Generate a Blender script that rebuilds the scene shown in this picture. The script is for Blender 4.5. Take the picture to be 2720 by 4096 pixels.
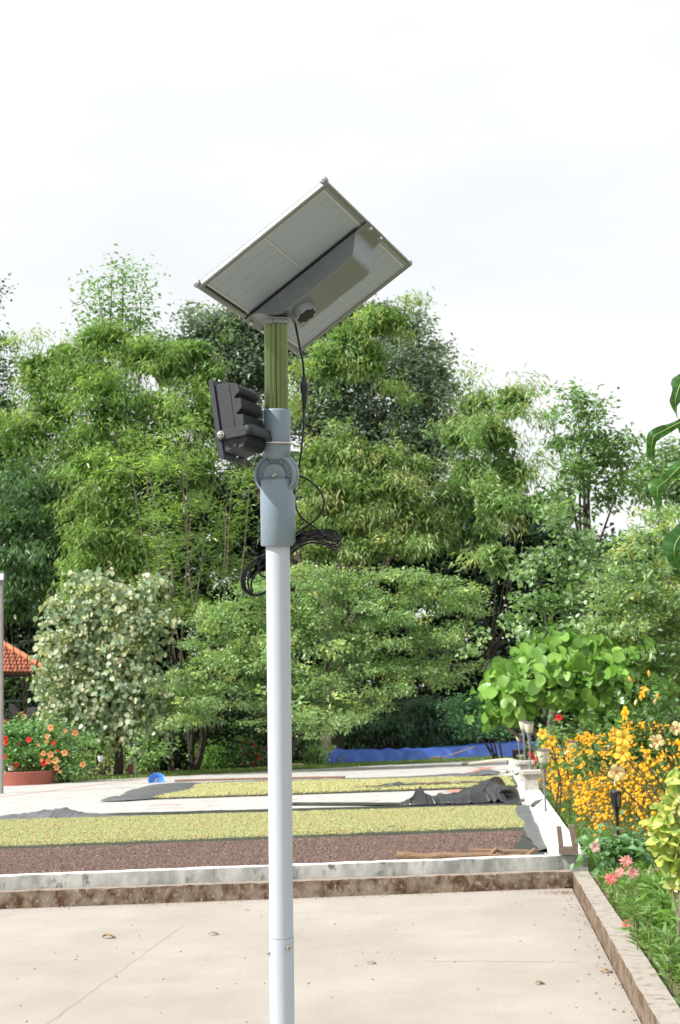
import bpy, math, random
import numpy as np
from mathutils import Vector, Matrix
random.seed(4); rng = np.random.default_rng(11)
for o in list(bpy.data.objects): bpy.data.objects.remove(o)
S = bpy.context.scene
COL = S.collection
# ------------------------------------------------------------------ camera
K = 2720/1568.0                      # overview pixels -> photo pixels
FP = 6000.0; CX, CY = 1360.0, 2048.0
RHO = 0.035; PITCH = math.atan(845/FP)
CAM = Vector((0, 0, 1.6))
Fw = Vector((0, math.cos(PITCH), math.sin(PITCH)))
U0 = Vector((0, -math.sin(PITCH), math.cos(PITCH))); R0 = Vector((1, 0, 0))
Rt = R0*math.cos(RHO) - U0*math.sin(RHO)
Up = R0*math.sin(RHO) + U0*math.cos(RHO)
cd = bpy.data.cameras.new("camera"); cam = bpy.data.objects.new("camera", cd); COL.objects.link(cam)
M3 = Matrix((Rt, Up, -Fw)).transposed()
cam.matrix_world = Matrix.Translation(CAM) @ M3.to_4x4()
cd.sensor_fit = 'VERTICAL'; cd.sensor_height = 24; cd.lens = FP/4096*24
cd.clip_start = .05; cd.clip_end = 3000
cd.dof.use_dof = True; cd.dof.focus_distance = 3.22; cd.dof.aperture_fstop = 13
S.camera = cam
# ------------------------------------------------------------------ world + sun
SUN = Vector((-.78, -.34, .80)).normalized()
w = bpy.data.worlds.new("World"); S.world = w; w.use_nodes = True
nt = w.node_tree; nt.nodes.clear()
N = nt.nodes.new; Lk = nt.links.new
out = N('ShaderNodeOutputWorld'); bg = N('ShaderNodeBackground'); bg.inputs[1].default_value = .1
sky = N('ShaderNodeTexSky'); sky.sky_type = 'NISHITA'; sky.sun_disc = False
sky.sun_elevation = math.asin(SUN.z); sky.sun_rotation = math.atan2(SUN.x, SUN.y)
tc = N('ShaderNodeTexCoord'); mp = N('ShaderNodeMapping'); mp.inputs['Scale'].default_value = (1, 1, 3.2)
mp.inputs['Location'].default_value = (.35, .2, .0)
nz = N('ShaderNodeTexNoise'); nz.inputs['Scale'].default_value = 3.0; nz.inputs['Detail'].default_value = 6; nz.inputs['Roughness'].default_value = .5
Lk(tc.outputs['Generated'], mp.inputs[0]); Lk(mp.outputs[0], nz.inputs['Vector'])
cr = N('ShaderNodeValToRGB'); cr.color_ramp.elements[0].position = .30; cr.color_ramp.elements[1].position = .52
cr.color_ramp.elements[0].color = (7.3, 7.6, 7.75, 1); cr.color_ramp.elements[1].color = (8.3, 8.45, 8.4, 1)
Lk(nz.outputs['Fac'], cr.inputs[0])
mx = N('ShaderNodeMixRGB'); mx.inputs[0].default_value = .96
Lk(sky.outputs[0], mx.inputs[1]); Lk(cr.outputs[0], mx.inputs[2]); Lk(mx.outputs[0], bg.inputs[0]); Lk(bg.outputs[0], out.inputs[0])
sd = bpy.data.lights.new("sun", 'SUN'); sd.energy = 5.0; sd.angle = math.radians(.6); sd.color = (1, .96, .90)
so = bpy.data.objects.new("sun", sd); COL.objects.link(so); so.rotation_euler = SUN.to_track_quat('Z', 'Y').to_euler()
S.view_settings.view_transform = 'Standard'; S.view_settings.look = 'None'; S.view_settings.exposure = 0.35
S.view_settings.gamma = 1; S.view_settings.use_curve_mapping = False
S.render.engine = 'CYCLES'
S.cycles.max_bounces = 6; S.cycles.transparent_max_bounces = 8

# ------------------------------------------------------------------ helpers
def P(sx, sy, d):            # photo pixel at forward depth d (metres) -> world
    return CAM + (Fw + Rt*((sx-CX)/FP) + Up*((CY-sy)/FP))*d
def DD(x, d):                # trees listed at 35..56 m on the court side stand beyond the court edge
    if d < 0: return -d
    return 47.5+(d-35)*.6 if (x < 1140 and 33 <= d <= 56) else d
def PD(x, y, d): return P(x*K, y*K, DD(x, d))
def G(sx, sy, z):            # photo pixel -> horizontal plane z
    r = Fw + Rt*((sx-CX)/FP) + Up*((CY-sy)/FP)
    return CAM + r*((z-CAM.z)/r.z)
def cam2w(v): return CAM + Rt*v[0] + Up*v[1] + Fw*v[2]
def camdir(v): return Rt*v[0] + Up*v[1] + Fw*v[2]
GZ = .10                      # garden ground level
def root(name, loc, label, cat, group=None):
    o = bpy.data.objects.new(name, None); COL.objects.link(o); o.location = loc; o.empty_display_size = .1
    o['label'] = label; o['category'] = cat
    if group: o['group'] = group
    return o
def origin(o):
    v = Vector((0, 0, 0))
    while o: v += o.location; o = o.parent
    return v
def tag(o, label=None, cat=None, group=None, kind=None):
    if label: o['label'] = label
    if cat: o['category'] = cat
    if group: o['group'] = group
    if kind: o['kind'] = kind
    return o
class MB:
    def __init__(s): s.v = []; s.f = []; s.n = 0
    def add(s, V, F):
        V = [tuple(p) for p in V]; s.v += V; s.f += [tuple(i+s.n for i in f) for f in F]; s.n += len(V); return s
    def box(s, c, X, Y, Z):   # half-axis vectors
        c = Vector(c); X = Vector(X); Y = Vector(Y); Z = Vector(Z)
        V = [c+X*a+Y*b+Z*g for g in (-1, 1) for b in (-1, 1) for a in (-1, 1)]
        return s.add(V, [(0, 2, 3, 1), (4, 5, 7, 6), (0, 1, 5, 4), (2, 6, 7, 3), (0, 4, 6, 2), (1, 3, 7, 5)])
    def abox(s, x0, x1, y0, y1, z0, z1):
        return s.box(((x0+x1)/2, (y0+y1)/2, (z0+z1)/2), ((x1-x0)/2, 0, 0), (0, (y1-y0)/2, 0), (0, 0, (z1-z0)/2))
    def tube(s, pts, rad, seg=8, cap=True):
        pts = [Vector(p) for p in pts]
        if not hasattr(rad, '__len__'): rad = [rad]*len(pts)
        t0 = (pts[1]-pts[0]).normalized(); a = t0.orthogonal().normalized()
        V = []; F = []
        for i, p in enumerate(pts):
            t = (pts[min(i+1, len(pts)-1)]-pts[max(i-1, 0)])
            t = t.normalized() if t.length > 1e-9 else t0
            a = (a-t*a.dot(t)); a = a.normalized() if a.length > 1e-6 else t.orthogonal().normalized()
            b = t.cross(a)
            for k in range(seg):
                th = 2*math.pi*k/seg; V.append(p+(a*math.cos(th)+b*math.sin(th))*rad[i])
        for i in range(len(pts)-1):
            for k in range(seg):
                k2 = (k+1) % seg; F.append((i*seg+k, i*seg+k2, (i+1)*seg+k2, (i+1)*seg+k))
        if cap: F.append(tuple(range(seg-1, -1, -1))); F.append(tuple((len(pts)-1)*seg+k for k in range(seg)))
        return s.add(V, F)
    def lathe(s, base, ax, prof, seg=24, shape=None, ref=None):   # prof: (r, h)
        ax = Vector(ax).normalized(); base = Vector(base)
        a = (Vector(ref)-ax*Vector(ref).dot(ax)).normalized() if ref else ax.orthogonal().normalized()
        b = ax.cross(a); V = []; F = []
        for (r, h) in prof:
            for k in range(seg):
                th = 2*math.pi*k/seg; rr = r*(shape(th) if shape else 1)
                V.append(base+ax*h+(a*math.cos(th)+b*math.sin(th))*rr)
        for i in range(len(prof)-1):
            for k in range(seg):
                k2 = (k+1) % seg; F.append((i*seg+k, i*seg+k2, (i+1)*seg+k2, (i+1)*seg+k))
        if prof[0][0] > 1e-6: F.append(tuple(range(seg-1, -1, -1)))
        if prof[-1][0] > 1e-6: F.append(tuple((len(prof)-1)*seg+k for k in range(seg)))
        return s.add(V, F)
    def prism(s, loop, off):   # loop of points, offset vector
        loop = [Vector(p) for p in loop]; n = len(loop)
        return s.add(loop+[p+Vector(off) for p in loop],
                     [tuple(range(n-1, -1, -1)), tuple(range(n, 2*n))]+[(i, (i+1) % n, (i+1) % n+n, i+n) for i in range(n)])
    def build(s, name, mat, parent=None, smooth=False, bevel=0, sharp=40, local=False):
        me = bpy.data.meshes.new(name); o = bpy.data.objects.new(name, me); COL.objects.link(o)
        off = origin(parent) if (parent and not local) else Vector((0, 0, 0))
        me.from_pydata([tuple(Vector(v)-off) for v in s.v], [], s.f); me.materials.append(mat)
        me.update()
        import bmesh
        bm = bmesh.new(); bm.from_mesh(me); bmesh.ops.recalc_face_normals(bm, faces=bm.faces); bm.to_mesh(me); bm.free()
        if smooth:
            me.shade_smooth(); me.set_sharp_from_angle(angle=math.radians(sharp))
        if parent: o.parent = parent
        if bevel:
            m = o.modifiers.new("bevel", 'BEVEL'); m.width = bevel; m.segments = 2; m.limit_method = 'ANGLE'
        return o
def npmesh(name, V, T, mat, parent=None, col=None, smooth=False):
    me = bpy.data.meshes.new(name); o = bpy.data.objects.new(name, me); COL.objects.link(o)
    V = np.asarray(V, float)
    if parent: V = V-np.array(origin(parent)); o.parent = parent
    T = np.asarray(T, np.int32); k = T.shape[1]
    me.vertices.add(len(V)); me.vertices.foreach_set('co', V.astype(np.float32).ravel())
    me.loops.add(T.size); me.loops.foreach_set('vertex_index', T.ravel())
    me.polygons.add(len(T)); me.polygons.foreach_set('loop_start', np.arange(0, T.size, k, dtype=np.int32))
    me.polygons.foreach_set('loop_total', np.full(len(T), k, np.int32))
    me.materials.append(mat)
    if col is not None:
        a = me.attributes.new('tint', 'FLOAT_COLOR', 'POINT')
        a.data.foreach_set('color', np.c_[col, np.ones(len(col))].astype(np.float32).ravel())
    me.update(calc_edges=True)
    if smooth: me.shade_smooth()
    return o
def inst(src, M, parent):                        # copy sharing mesh data; M is a world matrix
    c = src.copy(); COL.objects.link(c); c.parent = parent
    c.matrix_basis = Matrix.Translation(-origin(parent)) @ M
    return c

# ------------------------------------------------------------------ materials
def mat(name, col=(.5, .5, .5), rough=.6, metal=0, noise=0, nscale=20, col2=None, bump=0, bscale=60, spec=None, stretch=None, trans=0, emit=None, coat=0):
    m = bpy.data.materials.new(name); m.use_nodes = True; t = m.node_tree; b = t.nodes['Principled BSDF']
    b.inputs['Base Color'].default_value = (*col, 1); b.inputs['Roughness'].default_value = rough; b.inputs['Metallic'].default_value = metal
    if spec is not None: b.inputs['Specular IOR Level'].default_value = spec
    if coat: b.inputs['Coat Weight'].default_value = coat
    if noise or bump:
        g = t.nodes.new('ShaderNodeNewGeometry'); mp = t.nodes.new('ShaderNodeMapping')
        t.links.new(g.outputs['Position'], mp.inputs[0])
        if stretch: mp.inputs['Scale'].default_value = stretch
    if noise:
        n = t.nodes.new('ShaderNodeTexNoise'); n.inputs['Scale'].default_value = nscale; n.inputs['Detail'].default_value = 7; n.inputs['Roughness'].default_value = .65
        t.links.new(mp.outputs[0], n.inputs['Vector'])
        r = t.nodes.new('ShaderNodeValToRGB'); r.color_ramp.elements[0].position = .5-.22; r.color_ramp.elements[1].position = .5+.22
        c2 = col2 or tuple(c*(1-noise) for c in col)
        r.color_ramp.elements[0].color = (*c2, 1); r.color_ramp.elements[1].color = (*col, 1)
        t.links.new(n.outputs['Fac'], r.inputs[0]); t.links.new(r.outputs[0], b.inputs['Base Color'])
    if bump:
        n2 = t.nodes.new('ShaderNodeTexNoise'); n2.inputs['Scale'].default_value = bscale; n2.inputs['Detail'].default_value = 5
        t.links.new(mp.outputs[0], n2.inputs['Vector'])
        bp = t.nodes.new('ShaderNodeBump'); bp.inputs['Strength'].default_value = bump; bp.inputs['Distance'].default_value = .02
        t.links.new(n2.outputs['Fac'], bp.inputs['Height']); t.links.new(bp.outputs[0], b.inputs['Normal'])
    return m
def leafmat(name, trans=.4, rough=.45, spec=.4, tintmul=(1.15, 1.35, .55)):
    m = bpy.data.materials.new(name); m.use_nodes = True; t = m.node_tree; b = t.nodes['Principled BSDF']
    a = t.nodes.new('ShaderNodeAttribute'); a.attribute_name = 'tint'
    b.inputs['Roughness'].default_value = rough; b.inputs['Specular IOR Level'].default_value = spec
    t.links.new(a.outputs['Color'], b.inputs['Base Color'])
    tr = t.nodes.new('ShaderNodeBsdfTranslucent'); ml = t.nodes.new('ShaderNodeMixRGB'); ml.blend_type = 'MULTIPLY'; ml.inputs[0].default_value = 1
    ml.inputs[2].default_value = (*tintmul, 1); t.links.new(a.outputs['Color'], ml.inputs[1]); t.links.new(ml.outputs[0], tr.inputs[0])
    mx = t.nodes.new('ShaderNodeMixShader'); mx.inputs[0].default_value = trans
    t.links.new(b.outputs[0], mx.inputs[1]); t.links.new(tr.outputs[0], mx.inputs[2])
    t.links.new(mx.outputs[0], t.nodes['Material Output'].inputs[0])
    return m
LEAF = leafmat('leaf_matte', .38, .36, .6); LEAFG = leafmat('leaf_glossy', .3, .28, .5)
PETAL = leafmat('petal', .3, .6, .2, (1.1, 1.0, .8))
TINT = leafmat('tinted_pieces', 0, .7, .3)
BARK = mat('bark', (.17, .14, .11), .9, noise=.5, nscale=9, bump=.6, bscale=30)
BARKD = mat('dark_bark', (.07, .055, .045), .9, noise=.4, nscale=9, bump=.6)
PALEBARK = mat('pale_bark', (.26, .21, .16), .85, noise=.4, nscale=12)

def weather(name, base, stain, dark, sc=3.0, lo=.45, hi=.62, vstretch=.35, bump=.4, top=None, rough=.9):
    """masonry: base colour with stains and drips that sit in the material"""
    m = bpy.data.materials.new(name); m.use_nodes = True; t = m.node_tree; b = t.nodes['Principled BSDF']; b.inputs['Roughness'].default_value = rough
    b.inputs['Specular IOR Level'].default_value = .2
    g = t.nodes.new('ShaderNodeNewGeometry'); mp = t.nodes.new('ShaderNodeMapping'); mp.inputs['Scale'].default_value = (1, 1, vstretch)
    t.links.new(g.outputs['Position'], mp.inputs[0])
    def noise(scale, det=8, ro=.65):
        n = t.nodes.new('ShaderNodeTexNoise'); n.inputs['Scale'].default_value = scale; n.inputs['Detail'].default_value = det; n.inputs['Roughness'].default_value = ro
        t.links.new(mp.outputs[0], n.inputs['Vector']); return n.outputs['Fac']
    def ramp(src, a, c):
        r = t.nodes.new('ShaderNodeMapRange'); r.inputs['From Min'].default_value = a; r.inputs['From Max'].default_value = c; t.links.new(src, r.inputs['Value']); return r.outputs[0]
    def mixc(f, a, c):
        x = t.nodes.new('ShaderNodeMixRGB'); t.links.new(f, x.inputs[0])
        for i, v in ((1, a), (2, c)):
            if isinstance(v, tuple): x.inputs[i].default_value = (*v, 1)
            else: t.links.new(v, x.inputs[i])
        return x.outputs[0]
    c = mixc(ramp(noise(sc), lo, hi), base, stain)
    c = mixc(ramp(noise(sc*3.1), .56, .68), c, dark)
    fine = ramp(noise(sc*22, 3), .3, .75)
    f2 = t.nodes.new('ShaderNodeMath'); f2.operation = 'MULTIPLY'; f2.inputs[1].default_value = .25; t.links.new(fine, f2.inputs[0])
    c = mixc(f2.outputs[0], c, stain)
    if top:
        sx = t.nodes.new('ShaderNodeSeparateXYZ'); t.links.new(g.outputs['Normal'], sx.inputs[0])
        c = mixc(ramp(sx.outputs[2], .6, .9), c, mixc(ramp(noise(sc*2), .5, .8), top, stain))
    t.links.new(c, b.inputs['Base Color'])
    bp = t.nodes.new('ShaderNodeBump'); bp.inputs['Strength'].default_value = bump; bp.inputs['Distance'].default_value = .01
    t.links.new(noise(sc*12, 5), bp.inputs['Height']); t.links.new(bp.outputs[0], b.inputs['Normal'])
    return m

# ------------------------------------------------------------------ ground, court, walls (structure)
def sheet(name, pts, m, kind='structure', z=None):
    b = MB(); b.add([(p[0], p[1], p[2] if z is None else z) for p in pts], [tuple(range(len(pts)))])
    o = b.build(name, m); o['kind'] = kind; return o
GRASS = mat('ground_grass', (.11, .15, .045), .95, noise=.5, nscale=2.2, col2=(.16, .11, .065), bump=.7, bscale=25)
CONC = bpy.data.materials.new('patio_concrete'); CONC.use_nodes = True
def patio_mat(m):
    t = m.node_tree; b = t.nodes['Principled BSDF']; b.inputs['Roughness'].default_value = .85; b.inputs['Specular IOR Level'].default_value = .25
    g = t.nodes.new('ShaderNodeNewGeometry')
    def noise(scale, st, det=7, ro=.6):
        mp = t.nodes.new('ShaderNodeMapping'); mp.inputs['Scale'].default_value = st; t.links.new(g.outputs['Position'], mp.inputs[0])
        n = t.nodes.new('ShaderNodeTexNoise'); n.inputs['Scale'].default_value = scale; n.inputs['Detail'].default_value = det; n.inputs['Roughness'].default_value = ro
        t.links.new(mp.outputs[0], n.inputs['Vector']); return n.outputs['Fac']
    def rmp(src, a, c, x=0., y=1.):
        r = t.nodes.new('ShaderNodeMapRange'); r.inputs['From Min'].default_value = a; r.inputs['From Max'].default_value = c
        r.inputs['To Min'].default_value = x; r.inputs['To Max'].default_value = y; t.links.new(src, r.inputs['Value']); return r.outputs[0]
    def mixc(f, a, c):
        x = t.nodes.new('ShaderNodeMixRGB'); t.links.new(f, x.inputs[0])
        for i, v in ((1, a), (2, c)):
            if isinstance(v, tuple): x.inputs[i].default_value = (*v, 1)
            else: t.links.new(v, x.inputs[i])
        return x.outputs[0]
    c = mixc(rmp(noise(.9, (1, .55, 1)), .38, .64), (.345, .315, .28), (.42, .39, .355))
    c = mixc(rmp(noise(1.7, (.7, 1.1, 1), 9, .7), .50, .76, 0, .6), c, (.33, .275, .235))
    c = mixc(rmp(noise(.8, (.6, 1.2, 1), 8, .65), .50, .70, 0, .25), c, (.48, .455, .43))
    c = mixc(rmp(noise(38, (1, 1, 1), 3), .35, .72, 0, .3), c, (.30, .24, .19))
    c = mixc(rmp(noise(75, (1, 1, 1), 2), .70, .74, 0, .6), c, (.14, .10, .075))
    t.links.new(c, b.inputs['Base Color'])
    bp = t.nodes.new('ShaderNodeBump'); bp.inputs['Strength'].default_value = .3; bp.inputs['Distance'].default_value = .01
    t.links.new(noise(60, (1, 1, 1), 4), bp.inputs['Height']); t.links.new(bp.outputs[0], b.inputs['Normal'])
patio_mat(CONC)
# key ground points
cbL, cbR = G(0, 3637, 0), G(2290, 3552, 0)          # foot of brown kerb
dirK = (cbR-cbL); dirK.z = 0; dirK.normalize()
def kline(x): return cbR + dirK*((x-cbR.x)/dirK.x)   # point of the kerb line at X = x
rin0, rin1 = G(2301, 3494, .16), G(2644, 4096, .16)  # right kerb inner top edge
dR = (rin1-rin0); dR.z = 0; dR.normalize()
rfar = Vector((rin0.x, rin0.y, 0)); rnear = rfar + dR*16
nR = Vector((-dR.y, dR.x, 0));  nR = nR if nR.x > 0 else -nR
sheet('ground', [(-400, -60, 0), (400, -60, 0), (400, 900, 0), (-400, 900, 0)], GRASS, z=-.02)
kl = kline(-14); kr = Vector((rfar.x, kline(rfar.x).y, 0))
sheet('patio', [kl, kr, rnear, Vector((-14, rnear.y, 0))], CONC, z=0)
# slab joints: shallow recessed-looking cracks modelled as narrow sunk strips of dirt
CRK = mat('joint_dirt', (.24, .20, .165), .95)
def crack(pts, wd, name='slab_joint', m=CRK, z=.004):
    b = MB(); V = []
    for i, p in enumerate(pts):
        t = (pts[min(i+1, len(pts)-1)]-pts[max(i-1, 0)]).normalized(); n = Vector((-t.y, t.x, 0))*wd*(.6+.8*random.random())
        V += [(p.x+n.x, p.y+n.y, z), (p.x-n.x, p.y-n.y, z)]
    b.add(V, [(2*i, 2*i+1, 2*i+3, 2*i+2) for i in range(len(pts)-1)])
    o = b.build(name, m); o['kind'] = 'structure'; return o
def jit(a, c, n, s): return [a.lerp(c, i/n)+Vector((random.gauss(0, s), random.gauss(0, s), 0)) for i in range(n+1)]
crack(jit(G(170, 4110, 0), G(735, 3700, 0), 40, .005), .0014)
crack(jit(G(1700, 3846, 0), G(2320, 3848, 0), 14, .004), .0025)

BROWN = weather('kerb_brown', (.27, .22, .17), (.085, .043, .024), (.40, .36, .31), sc=9, lo=.40, hi=.60, vstretch=.8, bump=.8, top=(.36, .30, .25))  # top colour paints a highlight on the kerb's upper face
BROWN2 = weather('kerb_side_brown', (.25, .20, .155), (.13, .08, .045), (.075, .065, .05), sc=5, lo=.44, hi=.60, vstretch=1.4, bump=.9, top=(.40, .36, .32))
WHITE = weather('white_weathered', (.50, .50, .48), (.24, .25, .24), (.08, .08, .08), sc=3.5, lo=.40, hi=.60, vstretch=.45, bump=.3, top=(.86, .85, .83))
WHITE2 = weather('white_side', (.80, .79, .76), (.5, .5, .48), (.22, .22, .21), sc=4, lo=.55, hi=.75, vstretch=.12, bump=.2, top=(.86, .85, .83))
kz = .155; perp = Vector((-dirK.y, dirK.x, 0))       # pointing away from camera
def ragged_bar(p0, p1, tv, z0, z1, n, amp):        # long bar with slightly uneven edges
    b = MB(); V = []; F = []
    for i in range(n+1):
        p = p0.lerp(p1, i/n)
        for (s, z) in ((0, z0), (0, z1-.008), (.012, z1), (.96, z1), (1, z1-.01), (1, z0)):
            q = p + tv*s; V.append((q.x+random.gauss(0, amp), q.y+random.gauss(0, amp), z+(random.gauss(0, amp) if z > z0 else 0)))
    for i in range(n):
        for k in range(6):
            k2 = (k+1) % 6; F.append((i*6+k, i*6+k2, (i+1)*6+k2, (i+1)*6+k))
    F.append(tuple(range(5, -1, -1))); F.append(tuple(n*6+k for k in range(6)))
    return b.add(V, F)
k0 = kline(-13); k1 = kline(rfar.x)
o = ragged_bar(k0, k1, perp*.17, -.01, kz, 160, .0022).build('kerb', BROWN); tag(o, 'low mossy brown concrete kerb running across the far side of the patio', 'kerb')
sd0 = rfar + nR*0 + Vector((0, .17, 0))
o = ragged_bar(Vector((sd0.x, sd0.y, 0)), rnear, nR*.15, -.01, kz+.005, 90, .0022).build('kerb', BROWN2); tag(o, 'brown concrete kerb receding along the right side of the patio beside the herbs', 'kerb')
# white wall, front run and right run
wz = .285; CZ = .13
f0 = kline(-13)+perp*.17; f1 = G(2352, 3420, wz); f1.z = 0
wd_ = (G(2094, 3163, wz)-G(2223, 3426, wz)); wd_.z = 0; wdn = wd_.normalized(); wn = Vector((wdn.y, -wdn.x, 0))
fr = f1.copy(); fl = Vector((f0.x, f1.y-(f1.x-f0.x)*dirK.y/dirK.x, 0)); 
shift = kline(0)+perp*.172
fl = Vector((-13, (kline(-13)+perp*.172).y, 0)); frr = Vector((f1.x, (kline(f1.x)+perp*.172).y, 0))
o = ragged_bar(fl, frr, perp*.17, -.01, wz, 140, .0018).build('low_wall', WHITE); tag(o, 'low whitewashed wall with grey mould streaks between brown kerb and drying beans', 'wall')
ri0 = G(2223, 3426, wz); ri0.z = 0
far_end = ri0 + wdn*33
start = Vector(((ri0 + wdn*((frr.y+.172+.0)-ri0.y)/wdn.y).x, frr.y+.172, 0))
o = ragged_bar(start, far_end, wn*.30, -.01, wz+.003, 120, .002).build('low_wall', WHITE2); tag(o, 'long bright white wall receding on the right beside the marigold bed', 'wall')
# court
COURT = weather('court_surface', (.50, .49, .475), (.38, .365, .34), (.25, .24, .22), sc=1.6, lo=.45, hi=.70, vstretch=1, bump=.2)
cfL, cfR = G(0, 3141, CZ), G(2050, 3034, CZ)
cdir = (cfR-cfL); cdir.normalize(); cL = cfL - cdir*12
wend = start + wdn*((cfR.y-start.y)/wdn.y)
sheet('court', [fl+perp*.17, frr+perp*.17-Vector((.3, 0, 0)), Vector((wend.x, wend.y, 0)), cL], COURT, z=CZ)
sheet('garden_ground', [Vector((start.x+.29, start.y, 0)), Vector((60, start.y, 0)), Vector((60, 300, 0)), Vector((-90, 300, 0)), Vector((-90, cL.y-12, 0)), cL, Vector((wend.x, wend.y, 0)), Vector((wend.x+.29, wend.y, 0))], GRASS, z=.10)
sheet('garden_ground', [Vector((start.x+.295, start.y, 0)), Vector((sd0.x, sd0.y, 0))+nR*.14, rnear+nR*.14, Vector((60, rnear.y, 0)), Vector((60, start.y, 0))], GRASS, z=.10)
# red court lines
RED = mat('red_line', (.62, .17, .13), .8, noise=.3, nscale=8, col2=(.55, .33, .28))
def gstrip(p, q, wd, z, m, name):
    a = Vector(p); c = Vector(q); t = (c-a); t.z = 0; t.normalize(); n = Vector((-t.y, t.x, 0))*wd
    b = MB(); b.add([(a.x+n.x, a.y+n.y, z), (a.x-n.x, a.y-n.y, z), (c.x-n.x, c.y-n.y, z), (c.x+n.x, c.y+n.y, z)], [(0, 1, 2, 3)])
    o = b.build(name, m); o['kind'] = 'structure'
gstrip(G(-300, 3228, CZ), G(640, 3106, CZ), .05, CZ+.004, RED, 'court_line')
gstrip(G(600, 3222, CZ), G(730, 3218, CZ), .09, CZ+.004, RED, 'court_line')
gstrip(G(1893, 3092, CZ), G(1952, 3068, CZ), .19, CZ+.004, RED, 'court_line')
gstrip(G(1800, 3170, CZ), G(1835, 3158, CZ), .17, CZ+.004, RED, 'court_line')
gstrip(G(-100, 3160, CZ), G(1300, 3104, CZ), .035, CZ+.005, mat('faded_red_line', (.60, .40, .35), .8), 'court_line')
# ------------------------------------------------------------------ crop beds on black sheets
TARP = mat('black_tarp', (.018, .019, .022), .36, noise=.5, nscale=3, col2=(.045, .046, .05), bump=.35, bscale=7)
TARPG = mat('grey_tarp', (.09, .093, .10), .45, noise=.5, nscale=3, col2=(.15, .15, .16), bump=.35, bscale=8)
def quad_grid(c00, c10, c11, c01, nx, ny, zf):
    V = []; 
    for j in range(ny+1):
        for i in range(nx+1):
            u, v = i/nx, j/ny
            p = (c00*(1-u)+c10*u)*(1-v)+(c01*(1-u)+c11*u)*v
            V.append((p[0], p[1], zf(u, v, p)))
    F = [(j*(nx+1)+i, j*(nx+1)+i+1, (j+1)*(nx+1)+i+1, (j+1)*(nx+1)+i) for j in range(ny) for i in range(nx)]
    return V, F
from mathutils import noise as mn
def nf(x, y, s, z=0): return mn.noise(Vector((x*s, y*s, z)))
zb = CZ+.02
# one black sheet under the brown and the near green bed, running up against the right wall
def tarp_sheet(name, c, label, nx=120, ny=60, m=TARP, base=CZ+.008, amp=.012):
    V, F = quad_grid(*[np.array(p) for p in c], nx, ny, lambda u, v, p: base+amp*abs(nf(p[0], p[1], 1.7))+amp*.8*abs(nf(p[0]+9, p[1], 5)))
    o = MB().add(V, F).build(name, m, smooth=True, sharp=60); tag(o, label, 'tarp'); return o
xa = start.x-.02
tarp_sheet('tarp', [G(-700, 3560, CZ), Vector((start.x-.03, start.y+.10, 0)), G(2085, 3212, CZ), G(-700, 3285, CZ)],
           'flat black plastic sheet under the near drying beds, against the white wall')
tarp_sheet('tarp', [G(560, 3201, CZ), G(2072, 3150, CZ), G(2050, 3104, CZ), G(640, 3137, CZ)],
           'flat black plastic sheet under the far strip of green cherries', 80, 16)
# beans: real small grains + a lumpy layer
def bed(name, c, label, cols, n, size, m_base, h=.02, edge=.05):
    c = [np.array(p) for p in c]
    def zf(u, v, p):
        e = min(u, 1-u, v, 1-v); e = min(1, e/edge)
        return CZ+.014+h*e*(.8+.5*nf(p[0], p[1], 3)+.35*nf(p[0], p[1], 11))
    nx, ny = 160, 70
    V, F = quad_grid(*c, nx, ny, zf)
    def rag(x, y, v): return (.10*mn.noise(Vector((x*1.1, 3*v, 7)))+.07*mn.noise(Vector((x*4.3, 5*v, 2))))*(1 if v > .5 else -1)*min(1, abs(v-.5)*4)**4
    V = [(x, y+rag(x, y, (k//(nx+1))/ny)-.06, z) for k, (x, y, z) in enumerate(V)]
    # ragged border
    r = root(name, Vector(V[0]), label, 'drying crop')
    o = MB().add(V, F).build('bean_layer', m_base, r, smooth=True); o['kind'] = 'stuff'
    u = rng.random(n); v = rng.random(n)
    u = u+rng.normal(0, .004, n); v = v+rng.normal(0, .006, n)
    p = ((1-u)*(1-v))[:, None]*c[0]+(u*(1-v))[:, None]*c[1]+(u*v)[:, None]*c[2]+((1-u)*v)[:, None]*c[3]
    e = np.clip(np.minimum(np.minimum(u, 1-u), np.minimum(v, 1-v))/edge, 0, 1)
    p[:, 1] += np.array([rag(a_, 0, min(1, max(0, b_))) for a_, b_ in zip(p[:, 0], v)])-.06
    z = CZ+.018+h*e*1.0+rng.random(n)*.012
    s = size*(.7+.6*rng.random(n))
    base = np.array([(1, 0, 0), (-1, 0, 0), (0, 1, 0), (0, -1, 0), (0, 0, .9)], float)
    th = rng.random(n)*6.28; cs, sn = np.cos(th), np.sin(th)
    B = base[None]*s[:, None, None]*np.array([1, .75, 1])
    X = B[..., 0]*cs[:, None]-B[..., 1]*sn[:, None]; Y = B[..., 0]*sn[:, None]+B[..., 1]*cs[:, None]
    VV = np.stack([X+p[:, 0:1], Y+p[:, 1:2], B[..., 2]+z[:, None]], -1).reshape(-1, 3)
    T = np.array([(0, 2, 4), (2, 1, 4), (1, 3, 4), (3, 0, 4)])[None]+np.arange(n)[:, None, None]*5
    ci = rng.choice(len(cols), n, p=[a[1] for a in cols]); cc = np.array([a[0] for a in cols])[ci]*(.7+.6*rng.random((n, 1)))
    # big slow patches of riper cherries
    o = npmesh('beans', VV, T.reshape(-1, 3), TINT, r, np.repeat(cc, 5, 0)); o['kind'] = 'stuff'
    return r
BB = mat('bean_brown', (.13, .085, .072), .9, noise=.6, nscale=30, col2=(.075, .045, .04), bump=1, bscale=80)
GBM = mat('cherry_green', (.33, .33, .15), .8, noise=.6, nscale=14, col2=(.20, .22, .09), bump=1, bscale=70)
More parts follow.
